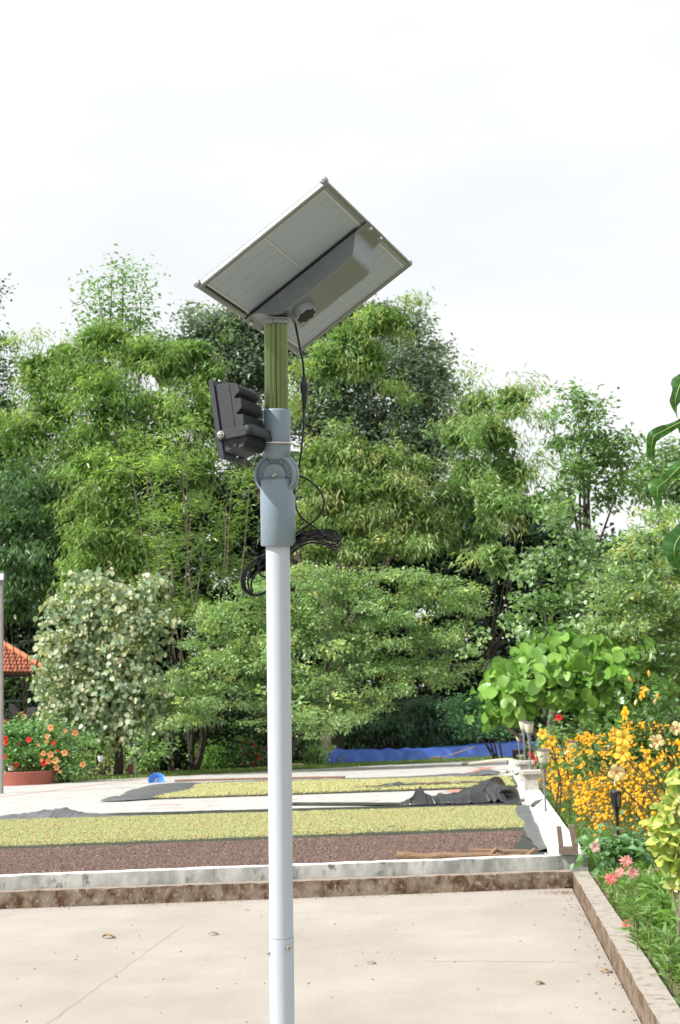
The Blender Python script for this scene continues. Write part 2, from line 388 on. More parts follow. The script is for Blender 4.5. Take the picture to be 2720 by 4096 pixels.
bed('brown_bean_bed', [G(-500, 3580, CZ), Vector((start.x-.62, start.y+.03, 0)), G(2100, 3330, CZ), G(-500, 3424, CZ)],
    'wide strip of dark brown coffee beans drying just behind the white wall',
    [((.15, .10, .085), .55), ((.11, .072, .062), .3), ((.20, .135, .105), .13), ((.32, .23, .18), .02)], 52000, .013, BB, h=.012)
bed('green_cherry_bed', [G(-500, 3408, CZ), G(2095, 3312, CZ), G(2072, 3228, CZ), G(-500, 3302, CZ)],
    'wide strip of yellow green coffee cherries drying beyond the brown beans',
    [((.32, .33, .14), .44), ((.24, .28, .11), .32), ((.38, .34, .16), .15), ((.34, .14, .07), .06), ((.12, .12, .05), .03)], 62000, .016, GBM, h=.02)
bed('green_cherry_bed', [G(590, 3196, CZ), G(2050, 3146, CZ), G(2040, 3110, CZ), G(760, 3140, CZ)],
    'narrow far strip of green coffee cherries between two rolled black sheets',
    [((.38, .38, .16), .5), ((.25, .29, .12), .3), ((.46, .38, .18), .15), ((.30, .10, .05), .05)], 20000, .03, GBM, h=.02)
# folded sheets: ridged strips of plastic
FH = .5
def fold(name, pts, label, m=TARP, width=.5, hgt=.15, n=60, seed=0, prof=None, cat='tarp'):
    """crumpled fold of plastic sheet following a ground path; pts: (Vector, height, width)"""
    V = []; F = []; m_ = 9
    P_ = [p[0] for p in pts]; L = len(P_)-1
    for i in range(n+1):
        t = i/n*L; k = min(int(t), L-1); q = t-k
        c = P_[k].lerp(P_[k+1], q); h = pts[k][1]*(1-q)+pts[k+1][1]*q; wd = pts[k][2]*(1-q)+pts[k+1][2]*q
        d = (P_[k+1]-P_[k]); d.z = 0; d.normalize(); s = Vector((-d.y, d.x, 0))
        for j in range(m_):
            a = j/(m_-1); x = (a-.5)*wd
            hh = h*math.sin(math.pi*a)**.8*(1+.3*nf(i*.05, a*1.2, 2, seed))+.10*h/.2*abs(nf(i*.30, a*2.6, 1, seed+3))+.008*abs(nf(i*.5, a*5, 1, seed+5))
            x += wd*.14*nf(i*.05, a*1.5, 2, seed+7)
            V.append(c+s*x+Vector((0, 0, CZ+.02+max(0, hh*FH)-c.z)))
    for i in range(n):
        for j in range(m_-1): F.append((i*m_+j, i*m_+j+1, (i+1)*m_+j+1, (i+1)*m_+j))
    o = MB().add(V, F).build(name, m, smooth=True, sharp=18); tag(o, label, cat); return o
fold('folded_tarp', [(G(-420, 3308, CZ), .05, .5), (G(-20, 3284, CZ), .08, .7), (G(150, 3278, CZ), .20, 1.0), (G(240, 3276, CZ), .28, 1.1), (G(330, 3274, CZ), .15, .8), (G(460, 3271, CZ), .04, .5), (G(720, 3266, CZ), .01, .3)],
     'long hump of grey black plastic folded over at the left end of the green cherries', TARPG, seed=1, n=90)
fold('folded_tarp', [(G(432, 3204, CZ), .03, .2), (G(455, 3205, CZ), .16, .7), (G(520, 3203, CZ), .12, .8), (G(575, 3190, CZ), .16, 1.1), (G(640, 3172, CZ), .26, 1.6), (G(700, 3152, CZ), .2, 1.3), (G(770, 3142, CZ), .1, .7), (G(900, 3139, CZ), .04, .3)],
     'crumpled grey plastic rolled at the left end of the far green strip', TARPG, seed=5, n=90)
fold('folded_tarp', [(G(740, 3139, CZ), .05, .3), (G(1060, 3128, CZ), .06, .3), (G(1360, 3124, CZ), .07, .3), (G(1700, 3111, CZ), .07, .35), (G(1890, 3104, CZ), .13, .6), (G(1960, 3100, CZ), .22, .9), (G(1975, 3100, CZ), .02, .5)],
     'thin grey roll of plastic along the far edge of the far green strip', TARPG, seed=9, n=100)
fold('folded_tarp', [(G(1080, 3172, CZ), .02, .25), (G(1360, 3158, CZ), .05, .3), (G(1520, 3154, CZ), .1, .5), (G(1600, 3152, CZ), .2, .7), (G(1650, 3150, CZ), .08, .5), (G(1960, 3142, CZ), .06, .35)],
     'grey roll of plastic along near edge of the far green strip by a long stick', TARPG, seed=12, n=100)
FH = .85
fold('folded_tarp', [(G(1120, 3217, CZ), .01, .3), (G(1180, 3221, CZ), .03, .35), (G(1600, 3222, CZ), .03, .4), (G(1655, 3222, CZ), .12, .6), (G(1685, 3222, CZ), .29, .55), (G(1720, 3220, CZ), .12, .6), (G(1800, 3216, CZ), .2, .9), (G(1900, 3212, CZ), .26, 1.1), (G(1975, 3208, CZ), .42, 1.2), (G(1995, 3208, CZ), .2, 1.0)],
     'long black plastic fold rising rightwards behind the near green cherries', TARP, seed=15, n=110)
# the tall peaked fold next to the wall
def peaked():
    b = MB(); q = lambda x, y, d: P(x, y, d)
    d = 26.4
    pk = q(1984, 3116, d+.2); lf = q(1966, 3214, d-.1); rt = q(2090, 3226, d-.5); br = q(2062, 3140, d+.1); fl_ = q(2000, 3150, d-.3)
    pts = []
    n = 14; V = []; F = []
    rows = [[q(1984, 3116, d), q(2000, 3128, d), q(2030, 3138, d+.1), q(2055, 3140, d+.2), q(2064, 3146, d+.3)],
            [q(1978, 3140, d-.15), q(2000, 3146, d-.25), q(2030, 3146, d-.15), q(2060, 3150, d), q(2073, 3162, d+.1)],
            [q(1971, 3170, d-.2), q(1986, 3172, d-.38), q(2020, 3158, d-.42), q(2055, 3162, d-.25), q(2080, 3188, d-.1)],
            [q(1966, 3200, d-.1), q(1975, 3196, d-.2), q(2010, 3176, d-.1), q(2045, 3180, d-.05), q(2086, 3212, d-.3)],
            [q(1962, 3220, d), q(1985, 3214, d-.25), q(2015, 3208, d-.55), q(2050, 3216, d-.7), q(2094, 3232, d-.6)]]
    for r_ in rows: V += r_
    for i in range(4):
        for j in range(4): F.append((i*5+j, i*5+j+1, i*5+j+6, i*5+j+5))
    # back flap down to the court
    k = len(V); V += [G(1980, 3196, CZ), G(2010, 3190, CZ), G(2040, 3190, CZ), G(2070, 3192, CZ), G(2085, 3196, CZ)]
    for j in range(4): F.append((j, k+j, k+j+1, j+1))
    o = b.add(V, F).build('folded_tarp', TARP, smooth=True, sharp=50)
    s = o.modifiers.new('sub', 'SUBSURF'); s.levels = 2; s.render_levels = 2
    s = o.modifiers.new('sol', 'SOLIDIFY'); s.thickness = .012
    tag(o, 'tall peaked heap of glossy black plastic beside the white wall end', 'tarp')
peaked()
FH = .8
fold('folded_tarp', [(G(2098, 3232, CZ), .03, .3), (G(2112, 3258, CZ), .09, .4), (G(2140, 3300, CZ), .03, .35), (G(2160, 3330, CZ), .07, .4), (G(2185, 3370, CZ), .02, .35), (G(2205, 3410, CZ), .03, .3)],
     'black plastic edge crumpled along the foot of the bright white wall', TARPG, seed=22, n=80)
fold('folded_tarp', [(G(1500, 3318, CZ), .01, .1), (G(1535, 3322, CZ), .03, .2), (G(1575, 3322, CZ), .05, .25), (G(1640, 3318, CZ), .01, .1)],
     'small black lip of sheet turned up between brown beans and green cherries', TARP, seed=25, n=40)
# flap lying over the wall top
b = MB(); z0 = wz+.006
V, F = quad_grid(np.array(P(2112, 3254, 21.9)), np.array(P(2136, 3237, 22.0)), np.array(G(2172, 3196, z0)), np.array(G(2140, 3203, z0)), 8, 8, lambda u, v, p: z0+.006+.03*math.sin(u*3.1)*(1-v)-(.0))
o = b.add(V, F).build('tarp_flap', TARPG, smooth=True); s = o.modifiers.new('sol', 'SOLIDIFY'); s.thickness = .008
tag(o, 'grey plastic flap pulled up over the top of the bright white wall', 'tarp')

# ================================================================== SOLAR LAMP POLE
ALU = mat('frame_aluminium', (.30, .32, .33), .4, .85, bump=.05, bscale=200)
HOUS = mat('housing_metal', (.25, .275, .29), .42, .5, noise=.12, nscale=14, bump=.05, bscale=300)
BACK = leafmat('backsheet', .12, .45, .4, (1, 1, 1))
CELL = mat('solar_cell', (.012, .015, .04), .2, .3)
WLINE = mat('backsheet_line', (.48, .52, .55), .5)
GREY = mat('grey_plastic', (.22, .285, .35), .42, noise=.08, nscale=30, bump=.03, bscale=250)
POLEM = mat('white_pole_paint', (.52, .57, .66), .4, noise=.07, nscale=30, stretch=(1, 1, .12), bump=.04, bscale=260)
OLIVE = mat('olive_anodised', (.155, .205, .085), .34, .8, bump=.03, bscale=200)
STEEL = mat('steel', (.62, .61, .58), .28, 1)
DSTEEL = mat('dull_steel', (.35, .36, .36), .4, .9)
BLK = mat('black_paint', (.014, .018, .026), .5, noise=.35, nscale=180, col2=(.034, .040, .050), bump=.25, bscale=700)
BLKP = mat('black_plastic', (.014, .014, .016), .38)
CABLE = mat('cable_rubber', (.006, .007, .009), .25, spec=.3)
DARK = mat('hollow_shade_paint', (.01, .01, .01), .7)  # near-black colour standing in for shade in gaps and the socket hole
GLASS = mat('lamp_glass', (.5, .52, .5), .1, 0)
# panel frame fitted from the photograph: u long... (camera axes: right, up, forward)
pu = camdir((.78072, .58792, -.21171)).normalized(); pv = camdir((.37713, -.17318, .90982)).normalized(); pn = camdir((.49824, -.79016, -.35693)).normalized()  # pn: underside normal
PC = cam2w((-.06046, .50332, 3.2)); LU, LV = .3364, .4990
def pp(u, v, n): return PC + pu*u + pv*v + pn*n
def onplane(sx, sy, n):      # photo pixel -> point on plane n above underside
    r = Fw + Rt*((sx-CX)/FP) + Up*((CY-sy)/FP); return CAM + r*((pp(0, 0, n)-CAM).dot(pn)/r.dot(pn))
HB = .047                      # housing depth
TOP = onplane(1103, 1282, HB*.98)
dpole = (TOP-CAM).dot(Fw)
BOT = P(1129, 4096, dpole+.0)
ax = (BOT-TOP).normalized(); 
def AX(sy):                    # point of the pole axis at photo row sy
    lo, hi = -.2, 3.5
    for _ in range(50):
        m = (lo+hi)/2; q = TOP+ax*m-CAM; y = CY-FP*q.dot(Up)/q.dot(Fw)
        if y < sy: lo = m
        else: hi = m
    return TOP+ax*lo
foot = TOP+ax*((TOP.z-0)/-ax.z)
PX = dpole/FP
lamp = root('solar_street_lamp', foot, 'tall pale grey pole with a solar panel on top and floodlight at its side', 'lamp')
# white pole, two lengths joined at row 3745
J = AX(3745)
b = MB().lathe(foot, -ax, [(.0262, 0), (.0262, (foot-J).length-.0006)], 40).build('lower_pole', POLEM, lamp, True)
b = MB().lathe(J, -ax, [(.0246, 0), (.0248, .0008), (.0254, .0014), (.0254, (J-AX(2170)).length)], 40).build('upper_pole', POLEM, lamp, True)
MB().lathe(foot, -ax, [(.09, 0), (.09, .008), (.035, .01), (.03, .03)], 32).build('base_plate', POLEM, lamp, True)
def bolt(c, n, r, h, parent, m=STEEL, name='bolt'):
    r_ = MB().lathe(c, n, [(r*1.25, 0), (r*1.25, h*.25), (r, h*.3), (r, h*.8), (r*.8, h), (r*.5, h), (r*.5, h*.7)], 20)
    return r_.build(name, m, parent, True)
tocam = (CAM-AX(3775)).normalized(); side = ax.cross(tocam).normalized()
if side.dot(Rt) < 0: side = -side
tcm = (tocam-ax*tocam.dot(ax)).normalized()
n1 = (tcm*.86+side*.51).normalized(); bolt(AX(3780)+n1*.0258, n1, .0052, .006, lamp)
n2 = (-side*.98+tcm*.2).normalized(); bolt(AX(3807)+n2*.0258, n2, .0052, .006, lamp)
# lower grey sleeve
a0, a1 = AX(1914), AX(2184); Lz = (a1-a0).length
cs = (P(1107, 2050, dpole)-AX(2050)); off = side*cs.dot(side)
R1 = .0346
MB().lathe(a1+off, -ax, [(.0265, .001), (R1-.002, 0), (R1, .003), (R1, Lz-.006), (R1-.0015, Lz-.002), (R1-.005, Lz), (.02, Lz)], 48).build('lower_sleeve', GREY, lamp, True, sharp=50)
# rear sleeve lip that shows at the right of the top
MB().lathe(AX(1978)+off+side*.005-tcm*.004, ax, [(.026, 0), (R1-.002, .0), (R1, .003), (R1, .10), (.03, .106)], 40).build('sleeve_lip', GREY, lamp, True, sharp=50)
# upper sleeve
a0, a1 = AX(1636), AX(1812); Lz = (a1-a0).length; R2 = .0287
MB().lathe(a0, ax, [(.02, .0), (R2-.004, 0), (R2-.001, .0015), (R2, .005), (R2+.0006, Lz-.012), (R2, Lz), (R2-.004, Lz+.006), (R2-.012, Lz+.010), (.010, Lz+.012)], 48).build('upper_sleeve', GREY, lamp, True, sharp=50)
# hinge disc
hc = P(1104, 1900, dpole-.004); hn = (camdir((-.24, -.05, -1))).normalized(); RD = .0448
hinge = MB().lathe(hc-hn*.022, hn, [(.0, 0), (RD-.002, 0), (RD, .002), (RD, .034), (RD-.001, .036), (RD-.005, .036), (RD-.006, .026), (.0245, .026), (.024, .034), (.0232, .035), (0, .035)], 72).build('hinge_disc', GREY, lamp, True, sharp=35)
hu = (Rt-hn*Rt.dot(hn)).normalized(); hv = hn.cross(hu); hv = hv if hv.dot(Up) > 0 else -hv
for a in (-2, 62, 122, 184):
    t = math.radians(a); d = hu*math.cos(t)+hv*math.sin(t); s = hn.cross(d)
    MB().box(hc-hn*.022+d*.0315+hn*.0285, d*.0075, s*.0016, hn*.003).build('spoke', GREY, hinge, bevel=.0005)
# neck that wraps the disc top, from upper sleeve
MB().lathe(hc-hn*.016, hn, [(RD-.004, 0), (RD+.002, 0), (RD+.002, .012), (RD-.004, .012)], 64).build('hinge_plate', GREY, lamp, True, sharp=40)
bolt(hc+hn*.013-hv*.001, hn, .0042, .008, hinge)
# bowed neck under the sleeve
nk = AX(1815); MB().tube([nk-ax*.004, nk+ax*.004, nk+ax*.012], [.0285, .027, .020], 40).build('sleeve_neck', GREY, lamp, True)
# fluted olive pole
def flute(th): return 1-.13*(1-abs(math.sin(th*7))**.8)
a0 = TOP-ax*.0; a1 = AX(1645)
MB().lathe(a0, ax, [(.0247, 0), (.0247, (a1-a0).length)], 144, shape=flute, ref=tcm).build('fluted_tube', OLIVE, lamp, True, sharp=60)
# collar at the top
MB().lathe(TOP-ax*.002, ax, [(.034, -.001), (.034, .001), (.0275, .0015), (.0275, .010), (.0255, .010)], 48, ref=tcm).build('collar', HOUS, lamp, True)
cl = (tcm*.9-side*.43).normalized(); MB().box(TOP+ax*.005+cl*.030, side*.006, tcm*.003, ax*.0055).build('collar_clip', HOUS, lamp, bevel=.001)
bolt(TOP+ax*.005+cl*.032, cl, .0026, .004, lamp, DSTEEL)
# ---- panel
panel = MB(); 
FRW, FT = .0125, .011        # lip width, frame thickness (n from -FT to 0)
backs = npmesh('backsheet', np.array([pp(u, v, n) for n in (-.004, -.012) for u, v in ((-.5*LU+.006, -.5*LV+.006), (.5*LU-.006, -.5*LV+.006), (.5*LU-.006, .5*LV-.006), (-.5*LU+.006, .5*LV-.006))]),
               np.array([(0, 1, 2, 3)]), BACK, lamp, np.tile((.43, .50, .58), (8, 1)))
pb = MB().prism([pp(u, v, -.0052) for u, v in ((-.5*LU+.004, -.5*LV+.004), (.5*LU-.004, -.5*LV+.004), (.5*LU-.004, .5*LV-.004), (-.5*LU+.004, .5*LV-.004))], pn*-.008).build('solar_cells', CELL, lamp)
def bar(u0, u1, v0, v1, n0, n1, name, m, par, bev=.0015):
    return MB().box(pp((u0+u1)/2, (v0+v1)/2, (n0+n1)/2), pu*((u1-u0)/2), pv*((v1-v0)/2), pn*((n1-n0)/2)).build(name, m, par, bevel=bev)
hU, hV = LU/2, LV/2
for (u0, u1, v0, v1) in ((-hU, hU, -hV, -hV+FRW), (-hU, hU, hV-FRW, hV), (-hU, -hU+FRW, -hV+FRW, hV-FRW), (hU-FRW, hU, -hV+FRW, hV-FRW)):
    bar(u0, u1, v0, v1, -FT, 0.0005, 'frame_bar', ALU, lamp, .003)
for su in (-1, 1):
    for sv in (-1, 1):
        MB().lathe(pp(su*(hU-.005), sv*(hV-.004), -.010), pv*sv, [(.0, -.004), (.008, -.003), (.0085, .004), (.006, .009), (.0, .010)], 16).build('corner_cap', ALU, lamp, True)
        bolt(pp(su*(hU-.004), sv*(hV+.003), -.010), pv*sv, .003, .004, lamp, DSTEEL)
# busbar lines on the underside
bl = -.0036
for v in (-.195, -.155, -.115, -.075, .085, .125, .165, .205):
    for (u0, u1) in ((-hU+.022, -.006), (.012, hU-.020)):
        if u0 > 0 and v < 0: u0 = hU-.045
        bar(u0, u1, v-.0006, v+.0006, bl, bl+.0003, 'busbar', WLINE, lamp, 0)
for u in (-.001,): bar(u-.0022, u+.0022, -hV+.014, hV-.014, bl+.0004, bl+.0008, 'cell_gap', WLINE, lamp, 0)
for u in (-hU+.0185, hU-.0185): bar(u-.003, u+.003, -hV+.014, hV-.014, bl+.0004, bl+.0008, 'margin_line', WLINE, lamp, 0)
for v in (-hV+.0175, hV-.0175): bar(-hU+.014, hU-.014, v-.0022, v+.0022, bl+.0002, bl+.0006, 'margin_line', WLINE, lamp, 0)
bar(-hU+FRW, -hU+FRW+.0035, -hV+.015, -.05, bl+.0009, bl+.0014, 'frame_gap_shade', DARK, lamp, 0)  # dark strip paints the shaded gap between frame and backsheet
# ---- housing : profile in (u, n), extruded along v
V0, V1 = -.037, .066
prof = []
uA, uB = -hU-.002, hU+.001
prof += [(uA, .002), (uA, .004)]
for i in range(13): t = i/12; e = t*t*(3-2*t); prof.append((uA+.020+.062*t, .004+(HB-.004)*e))
for i in range(13): t = i/12; e = 1-t*t*(3-2*t); prof.append((uB-.078+.052*t, .004+(HB-.004)*e))
prof += [(uB, .004), (uB, .002)]
b = MB(); nP = len(prof)
Vs = [pp(u, v, n) for (v, ins) in ((V0, 0), (V1, 0)) for (u, n) in prof]
b.prism([pp(u, V0, n) for u, n in prof], pv*(V1-V0))
hs = b.build('housing', HOUS, lamp, True, sharp=30, bevel=.0035)
bar(uA+.02, uB-.03, V0-.0028, V0-.0005, -.002, .0012, 'housing_gap_shade', DARK, hs, 0)  # dark line painting the shadow gap along the housing side
for (u, v) in ((uA+.008, V0+.022), (uA+.008, V1-.022), (uB-.008, V0+.024), (uB-.008, V1-.02)):
    bolt(pp(u, v, .004), pn, .0042, .007, hs, STEEL)
# speaker rings embossed on the side face
ce = pp(-.035, V0-.0002, .026)
for r in (.008, .013, .018, .024, .030, .036):
    n0 = 26; pts = []
    for i in range(n0+1):
        t = 2*math.pi*i/n0; q = ce+pu*(r*math.cos(t))+pn*(r*math.sin(t)); nn = (q-PC).dot(pn)
        if .006 < nn < .043: pts.append(q)
        else:
            if len(pts) > 2: MB().tube(pts, .0004, 4).build('emboss_ring', HOUS, hs)
            pts = []
    if len(pts) > 2: MB().tube(pts, .0004, 4).build('emboss_ring', HOUS, hs)
# spare socket with a lobed bore, its inner shade painted as a dark disc
sc = onplane(750+760/1.6505, 680+925/1.6505, HB)
sck = MB().lathe(sc, pn, [(.0248, -.001), (.0248, .0165), (.0228, .0165)], 56).build('spare_socket', mat('socket_grey', (.34, .38, .42), .4, .4), hs, True)
MB().lathe(sc, pn, [(.0226, .0158), (.0226, .0169)], 96, shape=lambda th: 1-.14*(1 if math.sin(th*8) > .2 else 0)).build('bore_shade_disc', DARK, sck)
MB().box(sc-pu*.003-pv*.020+pn*.009, pu*.0015, pv*.006, pn*.006).build('socket_clip', HOUS, sck)
# ---- floodlight
fh = Vector(camdir((-.15, .985, .12))).normalized(); fw_ = camdir((.30, -.075, .95)).normalized(); fb = fw_.cross(fh).normalized()
if fb.dot(Rt) < 0: fb = -fb           # fb points to the back (right)
fw_ = (fh.cross(fb)); fw_ = fw_ if fw_.dot(Fw) > 0 else -fw_
fd = dpole-.115
FO = P(877, 1834, fd)                 # lower near front corner
HH, WW = .163, .128
def fp_(a, t, w_): return FO+fb*a+fh*t+fw_*w_
fl_ = root('floodlight', fp_(.03, 0, WW/2), 'black finned floodlight clamped to the left of the pole, seen from behind', 'floodlight')
def fprism(loop, w0, w1, name, m, par, bev=.001):
    return MB().prism([fp_(a, t, w0) for a, t in loop], fw_*(w1-w0)).build(name, m, par, bevel=bev)
fprism([(0, 0), (.010, -.004), (.011, .004), (.011, HH+.001), (.004, HH+.003), (0, HH)], 0, WW, 'front_frame', BLK, fl_, .0012)
fprism([(-.0006, .01), (.001, .01), (.001, HH-.01), (-.0006, HH-.01)], .01, WW-.01, 'glass_pane', GLASS, fl_, 0)
fprism([(.011, .012), (.016, .010), (.040, .018), (.043, .024), (.043, HH-.014), (.040, HH-.010), (.014, HH-.011), (.011, HH-.013)], .004, WW-.004, 'body', BLK, fl_, .0015)
def bumps():
    top = HH-.012; L_ = [(.043, top)]
    L_ += [(.052, top-.001), (.060, top-.008)]
    for c in (.122, .088, .053):
        L_ += [(.062, c+.009), (.060, c+.006), (.050, c-.001), (.050, c-.004), (.054, c-.006), (.062, c-.006)]
    L_ += [(.064, .040), (.064, .030), (.052, .016), (.043, .014)]
    return L_
fin = None; nF = 24
for i in range(nF):
    w0 = .005+i*(WW-.012)/(nF-1)
    if fin is None:
        fin = MB().prism([fp_(a, t, w0) for a, t in bumps()], fw_*.0022).build('fin', BLK, fl_); f0w = w0
    else:
        c = fin.copy(); COL.objects.link(c); c.parent = fl_; c.location = fin.location + fw_*(w0-f0w)
fprism([(.043, .016), (.0485, .020), (.0485, HH-.018), (.043, HH-.014)], .006, WW-.006, 'fin_core', BLK, fl_, .0005)
fprism([(.043, .012), (.058, .024), (.058, .030), (.043, .02)], .05, WW-.05, 'junction_box', BLK, fl_, .001)
# bracket
br = MB(); pv0 = (.018, .046); BWb = .010
def bprof(w0, w1, a0, a1): return MB().box(fp_((a0+a1)/2, pv0[1], (w0+w1)/2), fb*((a1-a0)/2), fh*BWb, fw_*((w1-w0)/2))
back = .078
m_ = bprof(-.004, -.0005, .010, back-.010); mo = m_.build('bracket_arm', BLK, fl_, bevel=.0012)
MB().lathe(fp_(.010, pv0[1], -.0042), fw_, [(.010, 0), (.010, .0036)], 20).build('bracket_arm', BLK, fl_)
bprof(WW+.0005, WW+.004, .010, back-.010).build('bracket_arm', BLK, fl_, bevel=.0012)
b = MB(); pts = []
for i in range(7): t = i/6*math.pi/2; pts.append((back-.010+.010*math.sin(t), -.004+.010*(1-math.cos(t))))
pts2 = [(a, WW-w_) for a, w_ in reversed(pts)]
pa = pts+pts2
V = []; 
for (a, w_) in pa:
    for t in (-BWb, BWb): V.append(fp_(a, pv0[1]+t, w_))
F = [(2*i, 2*i+1, 2*i+3, 2*i+2) for i in range(len(pa)-1)]
o = b.add(V, F).build('bracket_back', BLK, fl_, True); s = o.modifiers.new('sol', 'SOLIDIFY'); s.thickness = .003; s.offset = 1
nb = -fw_
r = MB().lathe(fp_(.012, pv0[1]+.001, -.0042), nb, [(.0078, 0), (.0078, .0012), (.006, .0015), (.0058, .0055), (.004, .0075), (.0015, .008), (0, .006)], 24).build('pivot_bolt', STEEL, fl_, True)
bolt(fp_(.02, .006, .05), -fh, .0028, .003, fl_, STEEL); bolt(fp_(.02, HH-.004, .012), fh, .0028, .004, fl_, STEEL); bolt(fp_(.046, .008, WW-.03), -fh, .003, .004, fl_, STEEL)
# clamp ring round the sleeve
cc = AX(1772); rr = .0325; ringn = -ax
u_, v_ = side, tcm
pts = []
bc = fp_(back, pv0[1], WW*.52)
for i in range(33):
    t = math.radians(-150+300*i/32); pts.append(cc+u_*(rr*math.cos(t)*1.05)+v_*(rr*math.sin(t))+ax*(.002*math.cos(t)))
MB().tube([bc-fw_*.03-fb*.004]+pts[::-1][:0]+[cc-u_*.046+v_*.018]+pts[::-1]+[cc-u_*.046-v_*.02], .0024, 10).build('clamp_ring', STEEL, fl_, True)
# ---- cable : connector and coils
def cpt(x, y, d=0, z=0): return P(780+x/2.3615, 1440+y/2.3615, dpole+d)
def spline(pts, n=12):
    out_ = []
    pts = [Vector(p) for p in pts]; q = [pts[0]*2-pts[1]]+pts+[pts[-1]*2-pts[-2]]
    for i in range(1, len(q)-2):
        for k in range(n):
            t = k/n; a, b_, c, d = q[i-1], q[i], q[i+1], q[i+2]
            out_.append(.5*((2*b_)+(c-a)*t+(2*a-5*b_+4*c-d)*t*t+(3*b_-a-3*c+d)*t**3))
    return out_+[pts[-1]]
cable = root('power_cable', cpt(1000, 1500), 'black power cable hanging from the panel housing with loops coiled at the pole', 'cable')
CR = .0022
c1 = onplane(750+712/1.6505, 680+1022/1.6505, HB)
main = spline([c1, P(1186, 1320, dpole+.03), P(1203, 1410, dpole+.03), cpt(1018, 20, .02), cpt(1030, 165, .02)])
MB().tube(main, CR*1.15, 10).build('lead', CABLE, cable, True)
MB().lathe(cpt(1030, 160, .02), ax, [(.0045, 0), (.0052, .001), (.0052, .012), (.0085, .0125), (.0092, .016), (.0092, .024), (.0085, .030), (.0082, .034), (.0062, .036), (.0062, .050), (.0045, .054), (.0042, .066), (.0028, .068)], 24).build('connector', BLKP, cable, True)
for k in range(5): MB().lathe(cpt(1026, 415+k*12, .02), ax, [(.0032, 0), (.0048, .0004), (.0048, .0014), (.0032, .002)], 16).build('strain_ring', BLKP, cable)
w1 = spline([cpt(1027, 455, .02), cpt(1028, 560, .02), cpt(1022, 680, .01), cpt(1003, 860, .0), cpt(985, 980, .01), cpt(965, 1090, .045), cpt(940, 1200, .045), cpt(945, 1330, .03), cpt(968, 1430, .015), cpt(1020, 1500, 0), cpt(1130, 1580, -.02), cpt(1260, 1660, -.03), cpt(1360, 1740, -.02), cpt(1372, 1780, 0), cpt(1330, 1800, .02), cpt(1270, 1772, .03)])
MB().tube(w1, CR, 10).build('lead', CABLE, cable, True)
w2 = spline([cpt(960, 1085, .04), cpt(985, 1095, .03), cpt(1080, 1140, .02), cpt(1170, 1225, .01), cpt(1215, 1320, .0), cpt(1205, 1410, 0), cpt(1140, 1505, 0), cpt(1060, 1570, .0), cpt(970, 1630, .02), cpt(900, 1690, .04)])
MB().tube(w2, CR, 10).build('lead', CABLE, cable, True)
for (yo, xe, dd, h) in ((1655, 1350, -.01, 45), (1690, 1372, 0, 55), (1715, 1340, .01, 40), (1740, 1380, .02, 50), (1675, 1330, -.02, 70)):
    w3 = spline([cpt(870, yo+90+dd*400, .05), cpt(930, yo+35, .03), cpt(1000, yo-15, .01), cpt(1110, yo-45, dd), cpt(1230, yo-48, dd), cpt(xe-30, yo-40, dd), cpt(xe, yo-5, dd+.01), cpt(xe-10, yo+25, dd+.02), cpt(xe-80, yo+22, dd+.025), cpt(1180, yo-5, dd+.02), cpt(1080, yo-12, dd+.03), cpt(980, yo+35, .045), cpt(880, yo+110, .06)])
    MB().tube(w3, CR, 8).build('coil_loop', CABLE, cable, True)
for k, (ex, wd_, bt) in enumerate(((440, 0, 0), (452, 10, 10), (470, 24, -8), (500, 44, 4))):
    w4 = spline([cpt(730, 1790+k*9, .05), cpt(660, 1835+k*8, .045), cpt(590, 1872+k*7, .03), cpt(515, 1930+k*5, .02), cpt(ex+15, 2010, .015), cpt(ex, 2090, .01), cpt(ex+12, 2160, .01), cpt(500+wd_, 2205+bt*.5, .015), cpt(570, 2222+bt*.6, .02), cpt(640, 2205+bt*.5, .03), cpt(720, 2150, .045)])
    MB().tube(w4, CR, 8).build('coil_loop', CABLE, cable, True)
w5 = spline([cpt(690, 1830, .045), cpt(640, 1860, .035), cpt(605, 1930, .03), cpt(600, 1990, .03), cpt(625, 2035, .03), cpt(690, 2055, .04)]); MB().tube(w5, CR, 8).build('coil_loop', CABLE, cable, True)
w6 = spline([cpt(690, 1900, .045), cpt(600, 1990, .03), cpt(545, 2060, .02), cpt(530, 2130, .02), cpt(545, 2190, .02)]); MB().tube(w6, CR, 8).build('coil_loop', CABLE, cable, True)

# ================================================================== VEGETATION
def unit(a): return a/np.maximum(np.linalg.norm(a, axis=-1, keepdims=True), 1e-9)
def leafgeo(pos, d, L, W, up=None, fold=.18, jitter=.5):
    """folded kite leaves: pos,d (N,3), L,W (N)"""
    n = len(pos); d = unit(d)
    upv = np.array([0, 0, 1.])+rng.normal(0, jitter, (n, 3)) if up is None else up+rng.normal(0, jitter*.5, (n, 3))
    s = unit(np.cross(d, upv)); nn = np.cross(s, d)
    L = L[:, None]; W = W[:, None]
    v0 = pos; v1 = pos+d*L*.42+s*W*.5+nn*W*fold; v3 = pos+d*L*.42-s*W*.5+nn*W*fold; v2 = pos+d*L-np.array([0, 0, .12])*L
    V = np.stack([v0, v1, v2, v3], 1).reshape(-1, 3)
    T = (np.array([(0, 2, 1), (0, 3, 2)])[None]+np.arange(n)[:, None, None]*4).reshape(-1, 3)
    return V, T
LB = np.array([1.62, 1.68, 2.1]); DM = 1.22; PLUME = .8
